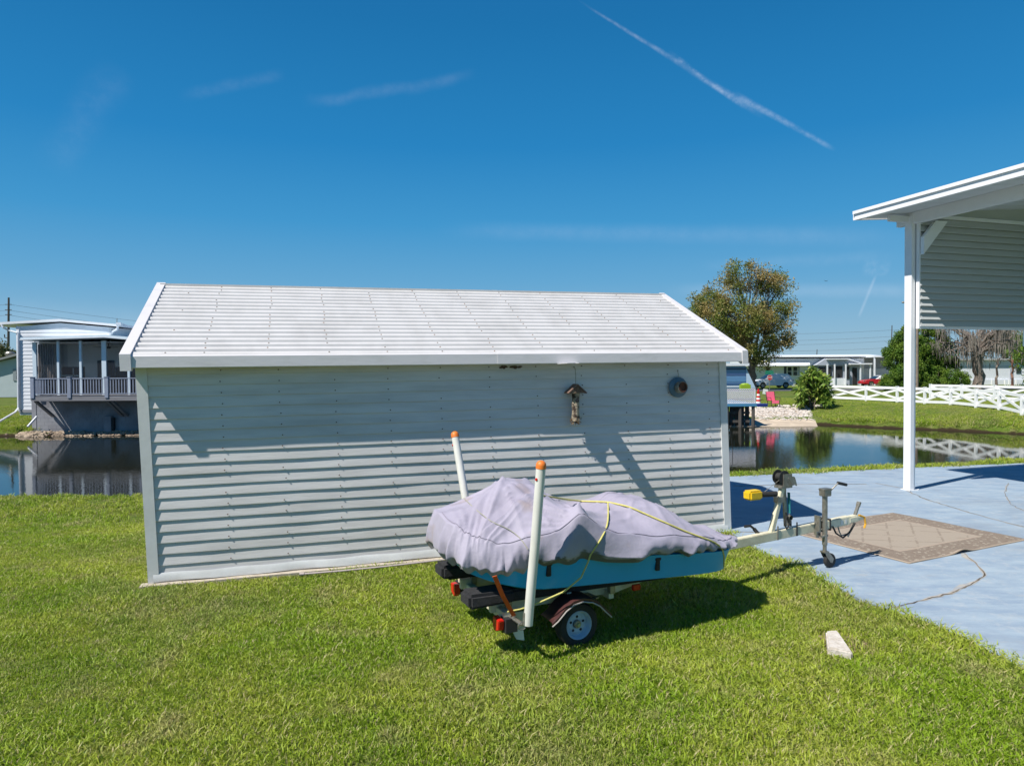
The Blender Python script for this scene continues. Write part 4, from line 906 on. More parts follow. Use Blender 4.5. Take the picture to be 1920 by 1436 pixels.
# block courses of the wall, front face
bl = None; course = .205; bw_ = .42
for r_ in range(9):
    z = WATER+.12+r_*course
    x = xl+(-.2 if r_ % 2 else 0); 
    while x < hx(290):
        x0, x1 = max(x+.004, xl), x+bw_-.004
        if bl is None or x0 > x+.01: o = MB().box(0, x1-x0, -.008, 0, 0, course-.008).build('block', M_['blockwall'], hs); me_ = o.data; bl = me_ if x0 <= x+.01 else bl
        else: o = bpy.data.objects.new('block', bl); C.objects.link(o); o.parent = hs
        o.location = Vector((x0, HY+.048, z))-hs.location; x += bw_
# left end of the foundation: sloping lit wedge
MB().box(xl-.25, xl-.01, HY+.02, HY+2.5, WATER-.2, dz-.3).build('foundation_end', M_['blockwall'], hs, world=True)
# deck
dy0, dy1 = HY-1.3, HY+2.6; dxl = hx(58, dy0); dxr = xr+.2
for i in range(28):
    y = dy0+.02+i*.14
    if y > dy1: break
    MB().box(dxl, dxr, y, y+.132, dz-.04, dz).build('deck_board', M_['deckwood'], hs, world=True)
HBX('rim_joist', M_['deckwood'], dxl-.03, dxr, dy0-.03, dy0+.018, dz-.27, dz-.042)
HBX('rim_joist', M_['deckwood'], dxl-.05, dxl-.031, dy0, dy1, dz-.27, dz-.042)
for i in range(9): HBX('joist', M_['deckwood'], dxl+.3+i*1.5, dxl+.34+i*1.5, dy0+.02, dy1, dz-.26, dz-.045)
rt_ = hz(709, dy0)
for px in (61, 130, 200, 262, 300):
    x = hx(px, dy0); b = MB(); b.box(x-.09, x+.09, dy0-.07, dy0+.07, dz-.12, rt_+.04); b.box(x-.11, x+.11, dy0-.09, dy0+.09, rt_+.04, rt_+.07); b.build('rail_post', M_['rail'], hs, world=True)
HBX('top_rail', M_['rail'], dxl, dxr, dy0-.04, dy0+.04, rt_-.05, rt_); HBX('bottom_rail', M_['rail'], dxl, dxr, dy0-.03, dy0+.03, dz+.07, dz+.12)
x = dxl+.16; balm = None
while x < hx(310, dy0):
    if balm is None: o = MB().box(-.021, .021, -.02, .02, 0, rt_-.05-dz-.12).build('baluster', M_['rail'], hs); balm = o.data
    else: o = bpy.data.objects.new('baluster', balm); C.objects.link(o); o.parent = hs
    o.location = Vector((x, dy0, dz+.12))-hs.location; x += .148
HBX('side_rail', M_['rail'], dxl-.03, dxl+.03, dy0, dy1, rt_-.05, rt_)
for i in range(12):
    o = bpy.data.objects.new('baluster', balm); C.objects.link(o); o.parent = hs; o.location = Vector((dxl, dy0+.15+i*.2, dz+.12))-hs.location
# knee braces
for px, w in ((63, .12), (198, .12), (207, .12)):
    x = hx(px, dy0); MB().bar((x,dy0+.1,dz-.27), (x+.12,HY+.0,dz-1.15), w, .14, up=(1,0,0)).build('knee_brace', M_['deckwood'], hs, world=True)
x = hx(206, HY); HBX('pier', M_['blockwall'], x-.25, x+.12, HY-.22, HY+.02, WATER-.2, dz-1.15); HBX('drain_pipe', M_['dark'], x+.17, x+.24, HY-.16, HY+.01, WATER-.1, WATER+.95)
# porch: columns, roof, back wall
PY0 = HY-.15; pz1 = hz(640, PY0)
for px, w in ((66, .20), (110, .12), (152, .12), (196, .24), (242, .12), (290, .12)):
    x = hx(px, PY0); zt = pz1+(.02 if px > 100 else -.05); HBX('porch_column', M_['bluewhite'], x-w/2, x+w/2, PY0-.05, PY0+.05, dz+.001, zt)
cxs = [hx(p, PY0) for p in (66, 110, 152, 196, 242, 290)]
for a, c in zip(cxs[:-1], cxs[1:]): HBX('screen_panel', M_['screen'], a+.1, c-.1, PY0-.005, PY0+.005, dz+.05, pz1-.08)
PB = HY+3.2
HBX('dark_gap_sheet', mat('gap_dark', (.012,.014,.018), .9, spec=.05), cxs[0]+.1, xr, PY0+.03, PY0+.04, dz+.001, rt_-.02)  # added near-black sheet, stands for the shaded porch behind the balusters
bwz = HBX('back_wall', M_['interior'], hx(60)-.1, xr, PB, PB+.1, dz, hz(628))
for a, c, z0, z1, nm in ((112, 158, 688, 738, 'sliding_door'), (183, 214, 676, 745, 'door'), (216, 240, 688, 740, 'window'), (243, 262, 690, 738, 'window')):
    y = PB-.06; f_ = MB().box(XZ(a,700,y)[0], XZ(c,700,y)[0], y, y+.05, max(dz, XZ(a,z1,y)[1]), XZ(a,z0,y)[1]).build(nm, mat('door_frame_dark', (.03,.05,.09), .4), hs, world=True)
MB().box(XZ(136,700,PB-.1)[0], XZ(138,700,PB-.1)[0], PB-.08, PB-.062, dz, XZ(136,690,PB)[1]).build('door_mullion', M_['hwhite'], hs, world=True)
MB().box(XZ(112,700,PB)[0], XZ(150,700,PB)[0], PB-.08, PB-.061, XZ(120,706,PB)[1], XZ(120,703,PB)[1]).build('shade_rail', M_['bluewhite'], hs, world=True)
# sheer curtains at the left bay
M_['curtain'] = mat('curtain', (.30,.27,.26), .9, 0, (.12,.11,.12), 7, .8, stretch=(4,1,.4))
for k in range(7):
    x = hx(72, PY0+.2)+k*.13; b = MB(); b.tube([(x,PY0+.25,dz+.05), (x+.03*math.sin(k),PY0+.27,dz+1.2), (x+.02,PY0+.25,hz(645,PY0))], [.07,.05,.04], 6); b.build('curtain', M_['curtain'], hs, world=True)
# fan under the porch ceiling
fx = hx(204, HY+1.2); fz = hz(651, HY+1.2); fan = thing('ceiling_fan', 'dark ceiling fan under the screened porch roof', 'fan', (fx, HY+1.2, fz))
MB().tube([(0,0,.02), (0,0,.42)], .025, 8).build('rod', M_['dark'], fan); MB().lathe((0,0,-.09), (0,0,1), [(0,0), (0,.09), (.05,.13), (.10,.12), (.13,.0)], 16).build('motor', M_['dark'], fan, smooth=True)
for k in range(5):
    a = k*2*PI/5+.2; MB().bar((.12*math.cos(a),.12*math.sin(a),-.02), (.72*math.cos(a),.72*math.sin(a),-.01), .12, .012, w2=.15).build('blade', M_['dark'], fan)
# porch roof, thin, slightly peaked
def slab_roof(name, pts, y0, y1, th, m): # pts: list (x,z) of top line
    n = len(pts); P = [(x, y0, z) for x, z in pts] + [(x, y0, z-th) for x, z in pts[::-1]]; return MB().prism(P, (0, y1-y0, 0)).build(name, m, hs, world=True)
yy = PY0-.55; slab_roof('porch_roof', [(XZ(38,633,yy)[0], XZ(38,633,yy)[1]), XZ(196,628,yy), XZ(262,634,yy), (xr, XZ(262,634,yy)[1]-.25)], yy, PB+.2, .16, M_['bluewhite'])
slab_roof('porch_roof_edge', [(XZ(37,636,yy)[0], XZ(38,636,yy)[1]), XZ(196,631,yy), XZ(262,637,yy)], yy-.03, yy-.001, .05, M_['hwhite'])
HBX('porch_ceiling', M_['interior'], hx(60), xr, PY0+.06, PB, pz1-.06, pz1-.04)
# house body: clapboard gable wall
BY = PB-2.0
wl0, wr0 = XZ(35,700,BY)[0], XZ(207,700,BY)[0]; zl, zp, zr_ = XZ(35,611,BY)[1], XZ(112,604,BY)[1], XZ(207,612,BY)[1]; xp = XZ(112,604,BY)[0]; z0 = XZ(35,768,BY)[1]
HBX('house_wall', M_['hsiding'], wl0+.01, XZ(64,700,BY)[0]+.3, BY+.012, BY+8.9, z0-.3, zl-.05)
MB().prism([(wl0,BY,zl-.051), (wl0,BY,hz(636,BY)), (wr0,BY,hz(636,BY)), (wr0,BY,zr_-.05), (xp,BY,zp-.05)], (0,9,0)).build('gable_wall', M_['hwhite'], hs, world=True)
HBX('house_wall', M_['hsiding'], XZ(64,700,BY)[0]+.3, xr, PB+.12, BY+9, z0-.3, zl-.3)
z = z0; k = 0
while z < zp-.1:
    xa, xb = wl0+.08, XZ(66,700,BY)[0]
    if z > hz(640, BY):
        xb = wr0; top = z+.19
        if top > zl-.05: f_ = (top-zl+.05)/(zp-zl+.001); xa = wl0+(xp-wl0)*max(0, min(1, f_)); 
        if top > zr_-.05: f_ = (top-zr_+.05)/(zp-zr_+.001); xb = wr0-(wr0-xp)*max(0, min(1, f_))
    if xb-xa > .3: MB().prism([(xa,BY-.020,z), (xa,BY-.002,z+.2), (xa,BY-.002,z)], (xb-xa,0,0)).build('siding_plank', M_['hwhite'], hs, world=True)
    z += .205; k += 1
HBX('corner_board', M_['hwhite'], wl0-.06, wl0+.1, BY-.05, BY+.1, z0-.05, zl-.02); HBX('base_board', M_['blockwall'], wl0-.02, XZ(66,700,BY)[0], BY-.045, BY-.003, z0-.16, z0-.005)
ry = BY-.18
slab_roof('roof', [XZ(-25,606,ry), XZ(2,604,ry), XZ(110,598,ry), XZ(222,608,ry), ], ry, BY+9.5, .13, M_['hwhite'])
b = MB(); p0 = D(222,607,ry); b.bar(p0, D(252,619,ry+4), .25, .14); b.build('side_eave', M_['hwhite'], hs, world=True)
b = MB(); b.bar((wr0+.03,BY,zr_-.55), (wr0+.03,BY+9,zr_-.55), .05, 1.0); b.build('side_wall', M_['interior'], hs, world=True)
for pts, r in (([D(2,609,ry), D(6,614,ry), D(15,619,ry+.2), D(33,624,BY-.1)], .05), ([D(34,624,BY-.09), D(34.5,765,BY-.1), D(28,773,BY-.7), D(-4,792,BY-2.2)], .055), ([D(69,781,HY-.3), D(52,800,HY-.8)], .06), ([D(221,612,ry), D(220,617,ry), D(211,622,ry+.2), D(208,628,ry+.3)], .055)):
    MB().tube(pts, r, 8).build('downspout', M_['hwhite'], hs, world=True, smooth=True)
f_ = MB().box(XZ(53,0,BY)[0], XZ(63,0,BY)[0], BY-.07, BY-.03, XZ(53,697,BY)[1], XZ(53,687,BY)[1]).build('window', M_['dark'], hs, world=True)
MB().tube([D(219.5,597,ry+2), D(219,608,ry+2)], .02, 5).build('roof_antenna', M_['steel'], hs, world=True)
# small things on the deck
# ---------------------------------------------------------------- far left house
y = 58; fl = thing('far_left_house', 'pale green low house with dark roof edge at the left edge of the photo', 'house', (XZ(10,700,y)[0], y, tz(XZ(10,700,y)[0], y)))
g_ = mat('pale_green_wall', (.40,.46,.48), .6, 0, (.34,.40,.42), 2, .5); x0, z1 = XZ(-60,680,y); x1, _ = XZ(60,700,y); zb = XZ(10,748,y)[1]
MB().prism([(x0,y,zb-.3), (x1,y,zb-.3), (x1,y,XZ(34,668,y)[1]), (XZ(60,664,y)[0]-.001,y,XZ(34,664,y)[1]), (x0,y,XZ(-60,692,y)[1])], (0,8,0)).build('wall', g_, fl, world=True)
MB().bar(D(-62,690,y-.4)+Vector((0,4.5,0)), D(62,657,y-.4)+Vector((0,4.5,0)), 9.2, .16).build('roof', mat('grey_roof', (.20,.21,.21), .8), fl, world=True)
w_ = MB(); w_.box(XZ(10,0,y)[0], XZ(33,0,y)[0], y-.06, y-.005, XZ(10,714,y)[1], XZ(10,692,y)[1]); wf = w_.build('window', mat('window_frame_grey', (.22,.25,.27), .5), fl, world=True)
ly = fl.location; MB().box(XZ(17,0,y)[0], XZ(33,0,y)[0], y-.09, y-.061, XZ(10,711,y)[1], XZ(10,703,y)[1]).build('pane', M_['glass'], fl, world=True); MB().box(XZ(17,0,y)[0], XZ(33,0,y)[0], y-.09, y-.061, XZ(10,702,y)[1], XZ(10,695,y)[1]).build('pane', M_['glass'], fl, world=True)
MB().box(x0, x1, y-.02, y-.002, zb-.35, zb+.15).build('skirting', M_['dark'], fl, world=True)
p = D(19,668,y+1.5); tv_ = MB(); tv_.lathe(p-Vector((0,0,.5)), (0,0,1), [(0,.18), (.45,.18), (.5,.30), (.62,.38), (.75,.38), (.88,.28), (.93,0)], 18); tv_.build('turbine_vent', M_['steel'], fl, world=True, smooth=True)

# ---------------------------------------------------------------- shore stones
def stones(name, P, m, smin, smax, seed, flat=.6):
    rr = random.Random(seed); b = MB()
    for p in P:
        s = rr.uniform(smin, smax); o = len(b.v); b.sphere(p, s, 6, 4, (rr.uniform(.8,1.5), rr.uniform(.7,1.1), flat*rr.uniform(.7,1.2)))
        for v in b.v[o:]: v += Vector((rr.gauss(0, s*.1), rr.gauss(0, s*.1), rr.gauss(0, s*.08)))
    return tag(b.build(name, m), kind='stuff')
M_['riprap'] = mat('riprap', (.42,.33,.24), .9, 0, (.20,.15,.11), 1.5, .9, thr=(.4,.6)); M_['gravelstone'] = mat('pale_stones', (.62,.56,.50), .9, 0, (.40,.35,.31), 3, .9, thr=(.4,.6))
P = []
for i in range(620):
    x = random.uniform(hx(40), hx(300)+2); w = 1.0 if hx(70) < x < hx(105) else .45; t = random.random(); P.append((x, HY-.10-t*w, WATER+.22-.22*t))
stones('riprap_stones', P, M_['riprap'], .05, .11, 3)
P = []
for i in range(500):
    x = random.uniform(-70, hx(50)); P.append((x, 37.6+random.uniform(-.3, .25), WATER+random.uniform(-.03, .12)))
stones('bank_stones', P, mat('dark_stones', (.13,.085,.06), .95, 0, (.25,.2,.15), 2, .6), .05, .13, 4)

# ---------------------------------------------------------------- boat ramp, dock
ramp_pts = [(1418,799), (1533,799), (1517,766), (1404,765)]
def rz2(x, y): return WATER+.02+max(0, y-41.6)*.145
def onramp(px, py):
    for _ in range(1): pass
    lo, hi = 38., 60.
    for _ in range(40):
        m_ = (lo+hi)/2; p = D(px, py, m_)
        if p.z > rz2(p.x, p.y): lo = m_
        else: hi = m_
    return D(px, py, hi)
rp = [onramp(*p) for p in ramp_pts]
M_['ramp'] = mat('ramp_concrete', (.58,.48,.36), .9, 0, (.34,.27,.20), 1.2, .8, .4, 8)
o = MB().prism([(rp[0].x-1.5, rp[0].y, rp[0].z), rp[1], (rp[2].x+.1, rp[2].y, rp[2].z), (rp[3].x-1.2, rp[3].y, rp[3].z)], (0,0,-.35)).build('boat_ramp', M_['ramp']); tag(o, kind='structure')
P = []
for i in range(900):
    t = random.random()**.7; u = random.random(); a = rp[0].lerp(rp[1], u); c = rp[3].lerp(rp[2], u); q = a.lerp(c, .28+t*.74); P.append((q.x, q.y, q.z+.03))
stones('ramp_gravel', P, M_['gravelstone'], .04, .10, 8)
P = [(D(px, 760, 45).x+random.gauss(0,.15), 47+random.gauss(0,.5), tz(D(px,760,46).x, 46.8)+.08) for px in [random.uniform(1490, 1570) for _ in range(60)]]
stones('garden_stones', P, M_['gravelstone'], .08, .20, 9)
# dock at the shed's right edge: blue deck on dark pilings with white lattice
DY = 40.0; x0 = XZ(1330,0,DY)[0]; x1 = XZ(1420,0,DY)[0]; z1, z0 = XZ(1390,756.5,DY)[1], XZ(1390,762,DY)[1]
dk = thing('dock', 'small wooden dock with blue edge boards and white lattice railing right of the shed', 'dock', (x1, DY, WATER))
M_['dockblue'] = mat('dock_blue', (.06,.22,.38), .6); M_['lattice'] = mat('lattice_white', (.72,.70,.74), .5); M_['oldwood'] = mat('old_wood', (.055,.048,.042), .9, 0, (.12,.11,.10), 4, .6, stretch=(3,3,.4))
MB().box(x0, x1, DY, DY+4.5, z0, z1).build('platform', M_['dockblue'], dk, world=True)
for i in range(5):
    x = x1-.15-i*.75; 
    for y in (DY+.15, DY+3.5): MB().tube([(x-.001,y,WATER-1), (x,y,z0)], .10, 8).build('piling', M_['oldwood'], dk, world=True)
for z in (WATER+.25, WATER+.75): MB().box(x0, x1-.3, DY+.28, DY+.33, z, z+.14).build('cross_board', M_['oldwood'], dk, world=True)
for i in range(12): MB().box(x1-.5-i*.3, x1-.26-i*.3, DY+.5, DY+.54, WATER-.3, z0-.02).build('bulkhead_board', M_['oldwood'], dk, world=True)
lz = XZ(1390,729,DY)[1]; lx = XZ(1418,0,DY)[0]; la = mat('x', (0,0,0)) if False else M_['lattice']
b = MB(); b.box(x0, lx, DY+.02, DY+.06, lz-.04, lz); b.box(x0, lx, DY+.02, DY+.06, z1, z1+.04); b.box(lx-.05, lx, DY+.021, DY+.059, z1+.04, lz-.04); b.build('lattice_frame', M_['lattice'], dk, world=True)
b = MB(); hgt = lz-z1-.08
k = x0-hgt
while k < lx:
    for s in (1, -1):
        a, c = (k, z1+.04), (k+hgt, lz-.04)
        xa, xb = max(a[0], x0), min(c[0], lx-.05)
        if xb > xa:
            za, zb_ = a[1]+(xa-a[0]), a[1]+(xb-a[0])
            if s < 0: za, zb_ = z1+lz-za, z1+lz-zb_
            b.bar((xa, DY+.035+.006*s, za), (xb, DY+.035+.006*s, zb_), .006, .035, up=(0,0,1))
    k += .115
tag(b.build('lattice', M_['lattice'], dk, world=True), kind='stuff')
# striped blue trailer awning building seen past the shed corner
y = 52; rv = thing('blue_trailer_home', 'blue striped travel trailer partly hidden behind the right end of the shed', 'trailer home', (XZ(1380,0,y)[0], y, tz(18, 52)))
bz = lambda py: XZ(1390, py, y)[1]; x0 = XZ(1300,0,y)[0]; x1 = XZ(1400,0,y)[0]
MB().box(x0, x1, y, y+3, bz(729), bz(686)).build('body', mat('trailer_blue', (.16,.28,.46), .4), rv, world=True, bevel=.04)
for a, c, col in ((690,693,(.03,.05,.10)), (700,704,(.05,.10,.22)), (706,716,(.10,.22,.40)), (718,722,(.04,.10,.22)), (723,726,(.55,.62,.70))): MB().box(x0, x1-.03, y-.02, y-.001, bz(c), bz(a)).build('stripe', mat('stripe', col, .4), rv, world=True)
MB().prism([(x1+.002,y,bz(728)), (XZ(1418,0,y)[0],y,bz(728)), (x1+.002,y,bz(690))], (0,2.5,0)).build('nose', mat('nose_white', (.42,.55,.70), .4), rv, world=True)
MB().box(x0, x1+.15, y-.25, y+3.1, bz(686)+.001, bz(681)).build('roof', M_['hwhite'], rv, world=True)
# lighthouse ornament
p = onramp(1422, 756); lh = thing('lighthouse_ornament', 'small red and white striped lighthouse ornament at the dock corner', 'ornament', p)
for k in range(6): MB().lathe((0,0,k*.13), (0,0,1), [(0,0), (0,.17-.013*k), (.13,.157-.013*k), (.13,0)], 14).build('band', M_['red'] if k % 2 else M_['white'], lh, smooth=True)
MB().lathe((0,0,.78), (0,0,1), [(0,.13), (.03,.13), (.031,.07), (.16,.07), (.24,0)], 12).build('lantern', M_['red'], lh)
p = onramp(1428, 762); tb = MB(); tb.box(-.35, .35, -.2, .2, 0, .16); tb.box(-.38, .38, -.23, .23, .13, .19); o = tb.build('plastic_tub', mat('tub_blue', (.02,.05,.30), .4), bevel=.02); o.location = p; tag(o, 'dark blue plastic tub beside the striped lighthouse ornament', 'tub')
# pink chair facing the water
p = onramp(1450, 763); ch = thing('pink_chair', 'pink sling garden chair with dark frame on the gravel by the boat ramp', 'chair', p, R(8))
cf = mat('chair_frame', (.04,.02,.018), .5); pk = mat('pink_sling', (.72,.12,.20), .7)
for s in (-1, 1):
    MB().tube([(s*.29,.28,0), (s*.29,.24,.42), (s*.29,-.25,.44), (s*.29,-.30,0)], .022, 6).build('leg', cf, ch); MB().tube([(s*.30,.30,.40), (s*.31,.45,1.02)], .022, 6).build('back_post', cf, ch)
    MB().tube([(s*.33,.34,.64), (s*.33,-.28,.64), (s*.31,-.30,.42)], .02, 6).build('arm', cf, ch)
MB().bar((0,.29,.42), (0,.45,1.02), .56, .02, up=(0,1,0)).build('backrest', pk, ch); MB().bar((0,-.26,.44), (0,.28,.42), .56, .02).build('seat', pk, ch)
MB().bar((0,-.262,.43), (0,-.30,.25), .5, .015, up=(0,1,0)).build('seat_front', pk, ch)
# stop sign with street name blades
y = 66; p = D(1443, 733, y); ss = thing('stop_sign', 'red stop sign with green street name plates on a thin post by the big tree', 'sign', (p.x, y, tz(p.x, y)))
top = XZ(1443, 694, y)[1]; b = MB().tube([(p.x,y,tz(p.x,y)-.2), (p.x,y,top)], .035, 6); b.build('post', M_['steel'], ss, world=True)
zc = XZ(1443,708,y)[1]; rO = .27
MB().prism([(p.x+rO*math.cos(PI/8+k*PI/4), y-.045, zc+rO*math.sin(PI/8+k*PI/4)) for k in range(8)], (0,.01,0)).build('octagon', M_['white'], ss, world=True)
MB().prism([(p.x+.25*math.cos(PI/8+k*PI/4), y-.050, zc+.25*math.sin(PI/8+k*PI/4)) for k in range(8)], (0,.004,0)).build('red_face', mat('sign_red', (.50,.03,.03), .4), ss, world=True)
def text(name, s, loc, size, m, parent, rot=(PI/2,0,0), ext=.003):
    cu = bpy.data.curves.new(name, 'FONT'); cu.body = s; cu.size = size; cu.align_x = 'CENTER'; cu.align_y = 'CENTER'; cu.extrude = ext
    t = bpy.data.objects.new(name, cu); C.objects.link(t); bpy.context.view_layer.update(); me = bpy.data.meshes.new_from_object(t); bpy.data.objects.remove(t); me.materials.clear(); me.materials.append(m)
    o = bpy.data.objects.new(name, me); C.objects.link(o); o.parent = parent; o.location = loc; o.rotation_euler = rot; return o
text('lettering', 'STOP', Vector((p.x, y-.055, zc))-ss.location, .20, M_['white'], ss)
gs = mat('sign_green', (.02,.20,.12), .4)
for z, w in ((700, .85), (696.5, .75)):
    zz = XZ(1443,z,y)[1]; MB().box(p.x-w*.55, p.x+w*.45, y-.05, y-.04, zz-.08, zz+.08).build('street_plate', gs, ss, world=True)
y = 58; p = D(1435, 730, y); wsn = thing('yard_sign', 'small tilted white yard sign on a stake near the pink chair', 'sign', (p.x, y, tz(p.x, y)))
MB().prism([(-.24,0,.30), (.18,0,.24), (.24,0,.66), (-.16,0,.72)], (0,.015,0)).build('board', M_['white'], wsn); MB().tube([(0,.02,-.1), (0,.02,.6)], .015, 5).build('stake', M_['steel'], wsn)
p = D(1397, 726, 50); o = MB().box(-.35,.35,-.2,.2,0,.42).sphere((0,0,.42),.28,10,6,(1.2,.7,.4)).build('green_tub', mat('lime_green', (.25,.38,.02), .5)); o.location = (p.x, 50, XZ(1397,732,50)[1]); tag(o, 'lime green lidded box in front of the blue trailer', 'box')

# ---------------------------------------------------------------- white crossbuck fences
def fence(name, label, pts, ph, r1=.04):
    f0 = thing(name, label, 'fence', (pts[0][0], pts[0][1], tz(*pts[0])))
    for i, (x, y) in enumerate(pts):
        z = tz(x, y); b = MB(); b.box(x-.07, x+.07, y-.07, y+.07, z-.25, z+ph); b.build('fence_post', M_['vinyl'], f0, world=True)
        b = MB(); b.prism([(x-.085,y-.085,z+ph), (x+.085,y-.085,z+ph), (x+.085,y+.085,z+ph), (x-.085,y+.085,z+ph)], (0,0,.03)); b.build('post_cap', M_['vinyl'], f0, world=True)
        if i:
            u, v = pts[i-1]; zu = tz(u, v); a = Vector((u,v,0)); c = Vector((x,y,0)); d = (c-a).normalized()*.07; nrm = Vector((-d.y, d.x, 0))
            A = lambda h: Vector((u,v,zu+h))+d; B = lambda h: Vector((x,y,z+h))-d
            for h in (ph-.10, .17): MB().bar(A(h), B(h), .04, .17).build('fence_rail', M_['vinyl'], f0, world=True)
            MB().bar(A(.29)+nrm*.3, B(ph-.24)+nrm*.3, .03, .15).build('fence_brace', M_['vinyl'], f0, world=True); MB().bar(A(ph-.21)-nrm*.3, B(.32)-nrm*.3, .03, .15).build('fence_brace', M_['vinyl'], f0, world=True)
    return f0
def fpt(px, py, h, top): # distance from the apparent post height
    d = h*FPX/(py-top); return D(px, py, d).x, d
f1 = [(24.6,53.4), (26.0,50.9), (26.9,48.4), (27.4,46.0), (27.6,43.6), (27.6,41.2), (27.35,38.9), (26.95,36.6), (26.4,34.3), (25.8,32)]
f1 = [(x*1.0, y) for x, y in f1]
fence('white_fence', 'white vinyl crossbuck fence following the pond bank, the nearer of two', f1, 1.12)
f2 = [(33.2,55.0), (34.4,53.0), (35.5,51.0), (36.3,48.8), (37.0,46.6), (37.4,44.3), (37.6,42.0)]
fence('white_fence', 'second white crossbuck fence behind the nearer one at the right', f2, 1.10)

# ---------------------------------------------------------------- road
M_['asphalt'] = mat('asphalt', (.16,.155,.15), .9, 0, (.11,.11,.105), 2, .6, .3, 30, coords='World')
def strip(name, pts, w, m, dz_):
    vs, fs = [], []
    P = [Vector((x,y,0)) for x, y in pts]; Q = []
    for a, b in zip(P[:-1], P[1:]):
        k = max(1, int((b-a).length/3)); Q += [a.lerp(b, i/k) for i in range(k)]
    Q.append(P[-1])
    for i, p in enumerate(Q):
        d = (Q[min(i+1,len(Q)-1)]-Q[max(i-1,0)]).normalized(); s = Vector((-d.y,d.x,0))
        for t in (-w/2, -w/6, w/6, w/2): q = p+s*t; vs.append((q.x,q.y,tz(q.x,q.y)+dz_))
        if i: fs += [(4*i-4+j, 4*i-3+j, 4*i+1+j, 4*i+j) for j in range(3)]
    b = MB(); b.add(vs, fs); o = b.build(name, m); tag(o, kind='structure'); return o
strip('road', [(-60,70),(0,72),(20,75),(60,77),(140,78)], 6.0, M_['asphalt'], .03)
strip('carport_drive', [(52,81),(51,95)], 5, M_['concrete'], .035)

# ---------------------------------------------------------------- far houses
def far_house(name, label, px0, px1, y, ridge, base_py, parts):
    pass
y = 94; gz = -.28
def HX(px): return XZ(px, 700, y)[0]
def HZ(py, px=1530): return XZ(px, py, y)[1]
fh = thing('mobile_home', 'long white mobile home with grey porch and carport behind the fence end', 'house', (HX(1540), y, gz))
B_ = lambda nm, m, a, c, y0, y1, pz0, pz1, bev=0: MB().box(HX(a), HX(c), y+y0, y+y1, HZ(pz0), HZ(pz1)).build(nm, m, fh, world=True, bevel=bev)
M_['hgrey'] = mat('house_grey', (.40,.43,.50), .6, 0, (.35,.38,.44), 1, .4)
B_('wall', M_['hwhite'], 1395, 1620, 0, 6, 726, 672); B_('upper_wall', M_['hgrey'], 1437, 1620, 1.0, 5.9, 671.5, 667)
b = MB(); b.prism([(HX(1437),y-.8,HZ(668)), (HX(1437),y+3,HZ(664.5)), (HX(1437),y+6.5,HZ(668)), (HX(1437),y+6.5,HZ(669)), (HX(1437),y-.8,HZ(669.5))], (HX(1650)-HX(1437),0,0)); b.build('main_roof', M_['hwhite'], fh, world=True)
MB().prism([(HX(1390),y-1.2,HZ(684)), (HX(1400),y+1,HZ(672)), (HX(1400),y+1,HZ(674)), (HX(1390),y-1.2,HZ(686))], (HX(1522)-HX(1400),0,0)).build('front_roof', mat('front_roof_white', (.72,.73,.76), .5), fh, world=True)
MB().prism([(HX(1522),y-1.2,HZ(685)), (HX(1541),y-1.2,HZ(672.5)), (HX(1585),y-1.2,HZ(672.5)), (HX(1605),y-1.2,HZ(681)), (HX(1605),y-1.2,HZ(685))], (0,2.2,0)).build('porch_gable', M_['hgrey'], fh, world=True)
MB().prism([(HX(1541),y-1.6,HZ(672.4)), (HX(1580),y-1.6,HZ(672.4)), (HX(1604),y-1.6,HZ(681)), (HX(1604),y-1.6,HZ(682)), (HX(1578),y-1.6,HZ(674.5)), (HX(1541),y-1.6,HZ(674.5))], (0,2.4,0)).build('porch_roof', M_['hwhite'], fh, world=True)
B_('porch_wall', M_['hgrey'], 1527, 1608, -.9, -.001, 726, 685)
B_('porch_base', M_['hwhite'], 1548, 1576, -1.5, -.92, 722, 709)
for a, c, z0_, z1_ in ((1529,1541,712,688), (1543,1553,712,688), (1556,1573,708,687), (1578,1586,710,688), (1592,1600,722,690)):
    f_ = B_('window' if c-a > 9 else 'door', M_['dark'], a, c, -1.0, -.91, z0_, z1_); 
for px in (1541, 1554.5, 1575, 1602, 1620): B_('porch_post', M_['hwhite'], px-1, px+1, -1.7, -1.55, 726, 683)
B_('side_awning', M_['hwhite'], 1582, 1622, -1.9, .5, 684, 681.5)
for a in (1462, ):
    B_('shutter', mat('shutter', (.05,.06,.09), .6), 1470, 1474, -.08, -.002, 704.5, 687); B_('shutter', M_['hgrey'], 1495.5, 1499.5, -.08, -.002, 704.5, 687)
    for q in (1475.5, 1486): 
        f_ = B_('window', M_['white'], q, q+9, -.10, -.002, 704.5, 687)
        MB().box(HX(q+1), HX(q+8), y-.13, y-.101, HZ(703.5), HZ(696.5)).build('pane', M_['glass'], fh, world=True); MB().box(HX(q+1), HX(q+8), y-.13, y-.101, HZ(695.5), HZ(688)).build('pane', M_['glass'], fh, world=True)
B_('window', M_['glass'], 1436, 1443, -.1, -.002, 705, 688)
B_('carport_roof', M_['hwhite'], 1618, 1700, -3, 6, 671, 668.5); B_('carport_gable', M_['hgrey'], 1621, 1700, 3.5, 3.6, 727, 671.2); B_('carport_wall_lower', M_['hwhite'], 1621, 1700, 3.3, 3.49, 727, 692)
B_('carport_window', M_['hgrey'], 1626, 1638, 3.2, 3.29, 697, 693); B_('carport_post', M_['hwhite'], 1618.5, 1620.5, -2.9, -2.7, 727, 671); B_('utility_cabinet', mat('cab', (.16,.17,.18), .6), 1605, 1616, -1.5, -.9, 725, 716)
for i in range(16): B_('picket', M_['hwhite'], 1470+i*2.0, 1470.7+i*2.0, -3, -2.97, 726, 718)
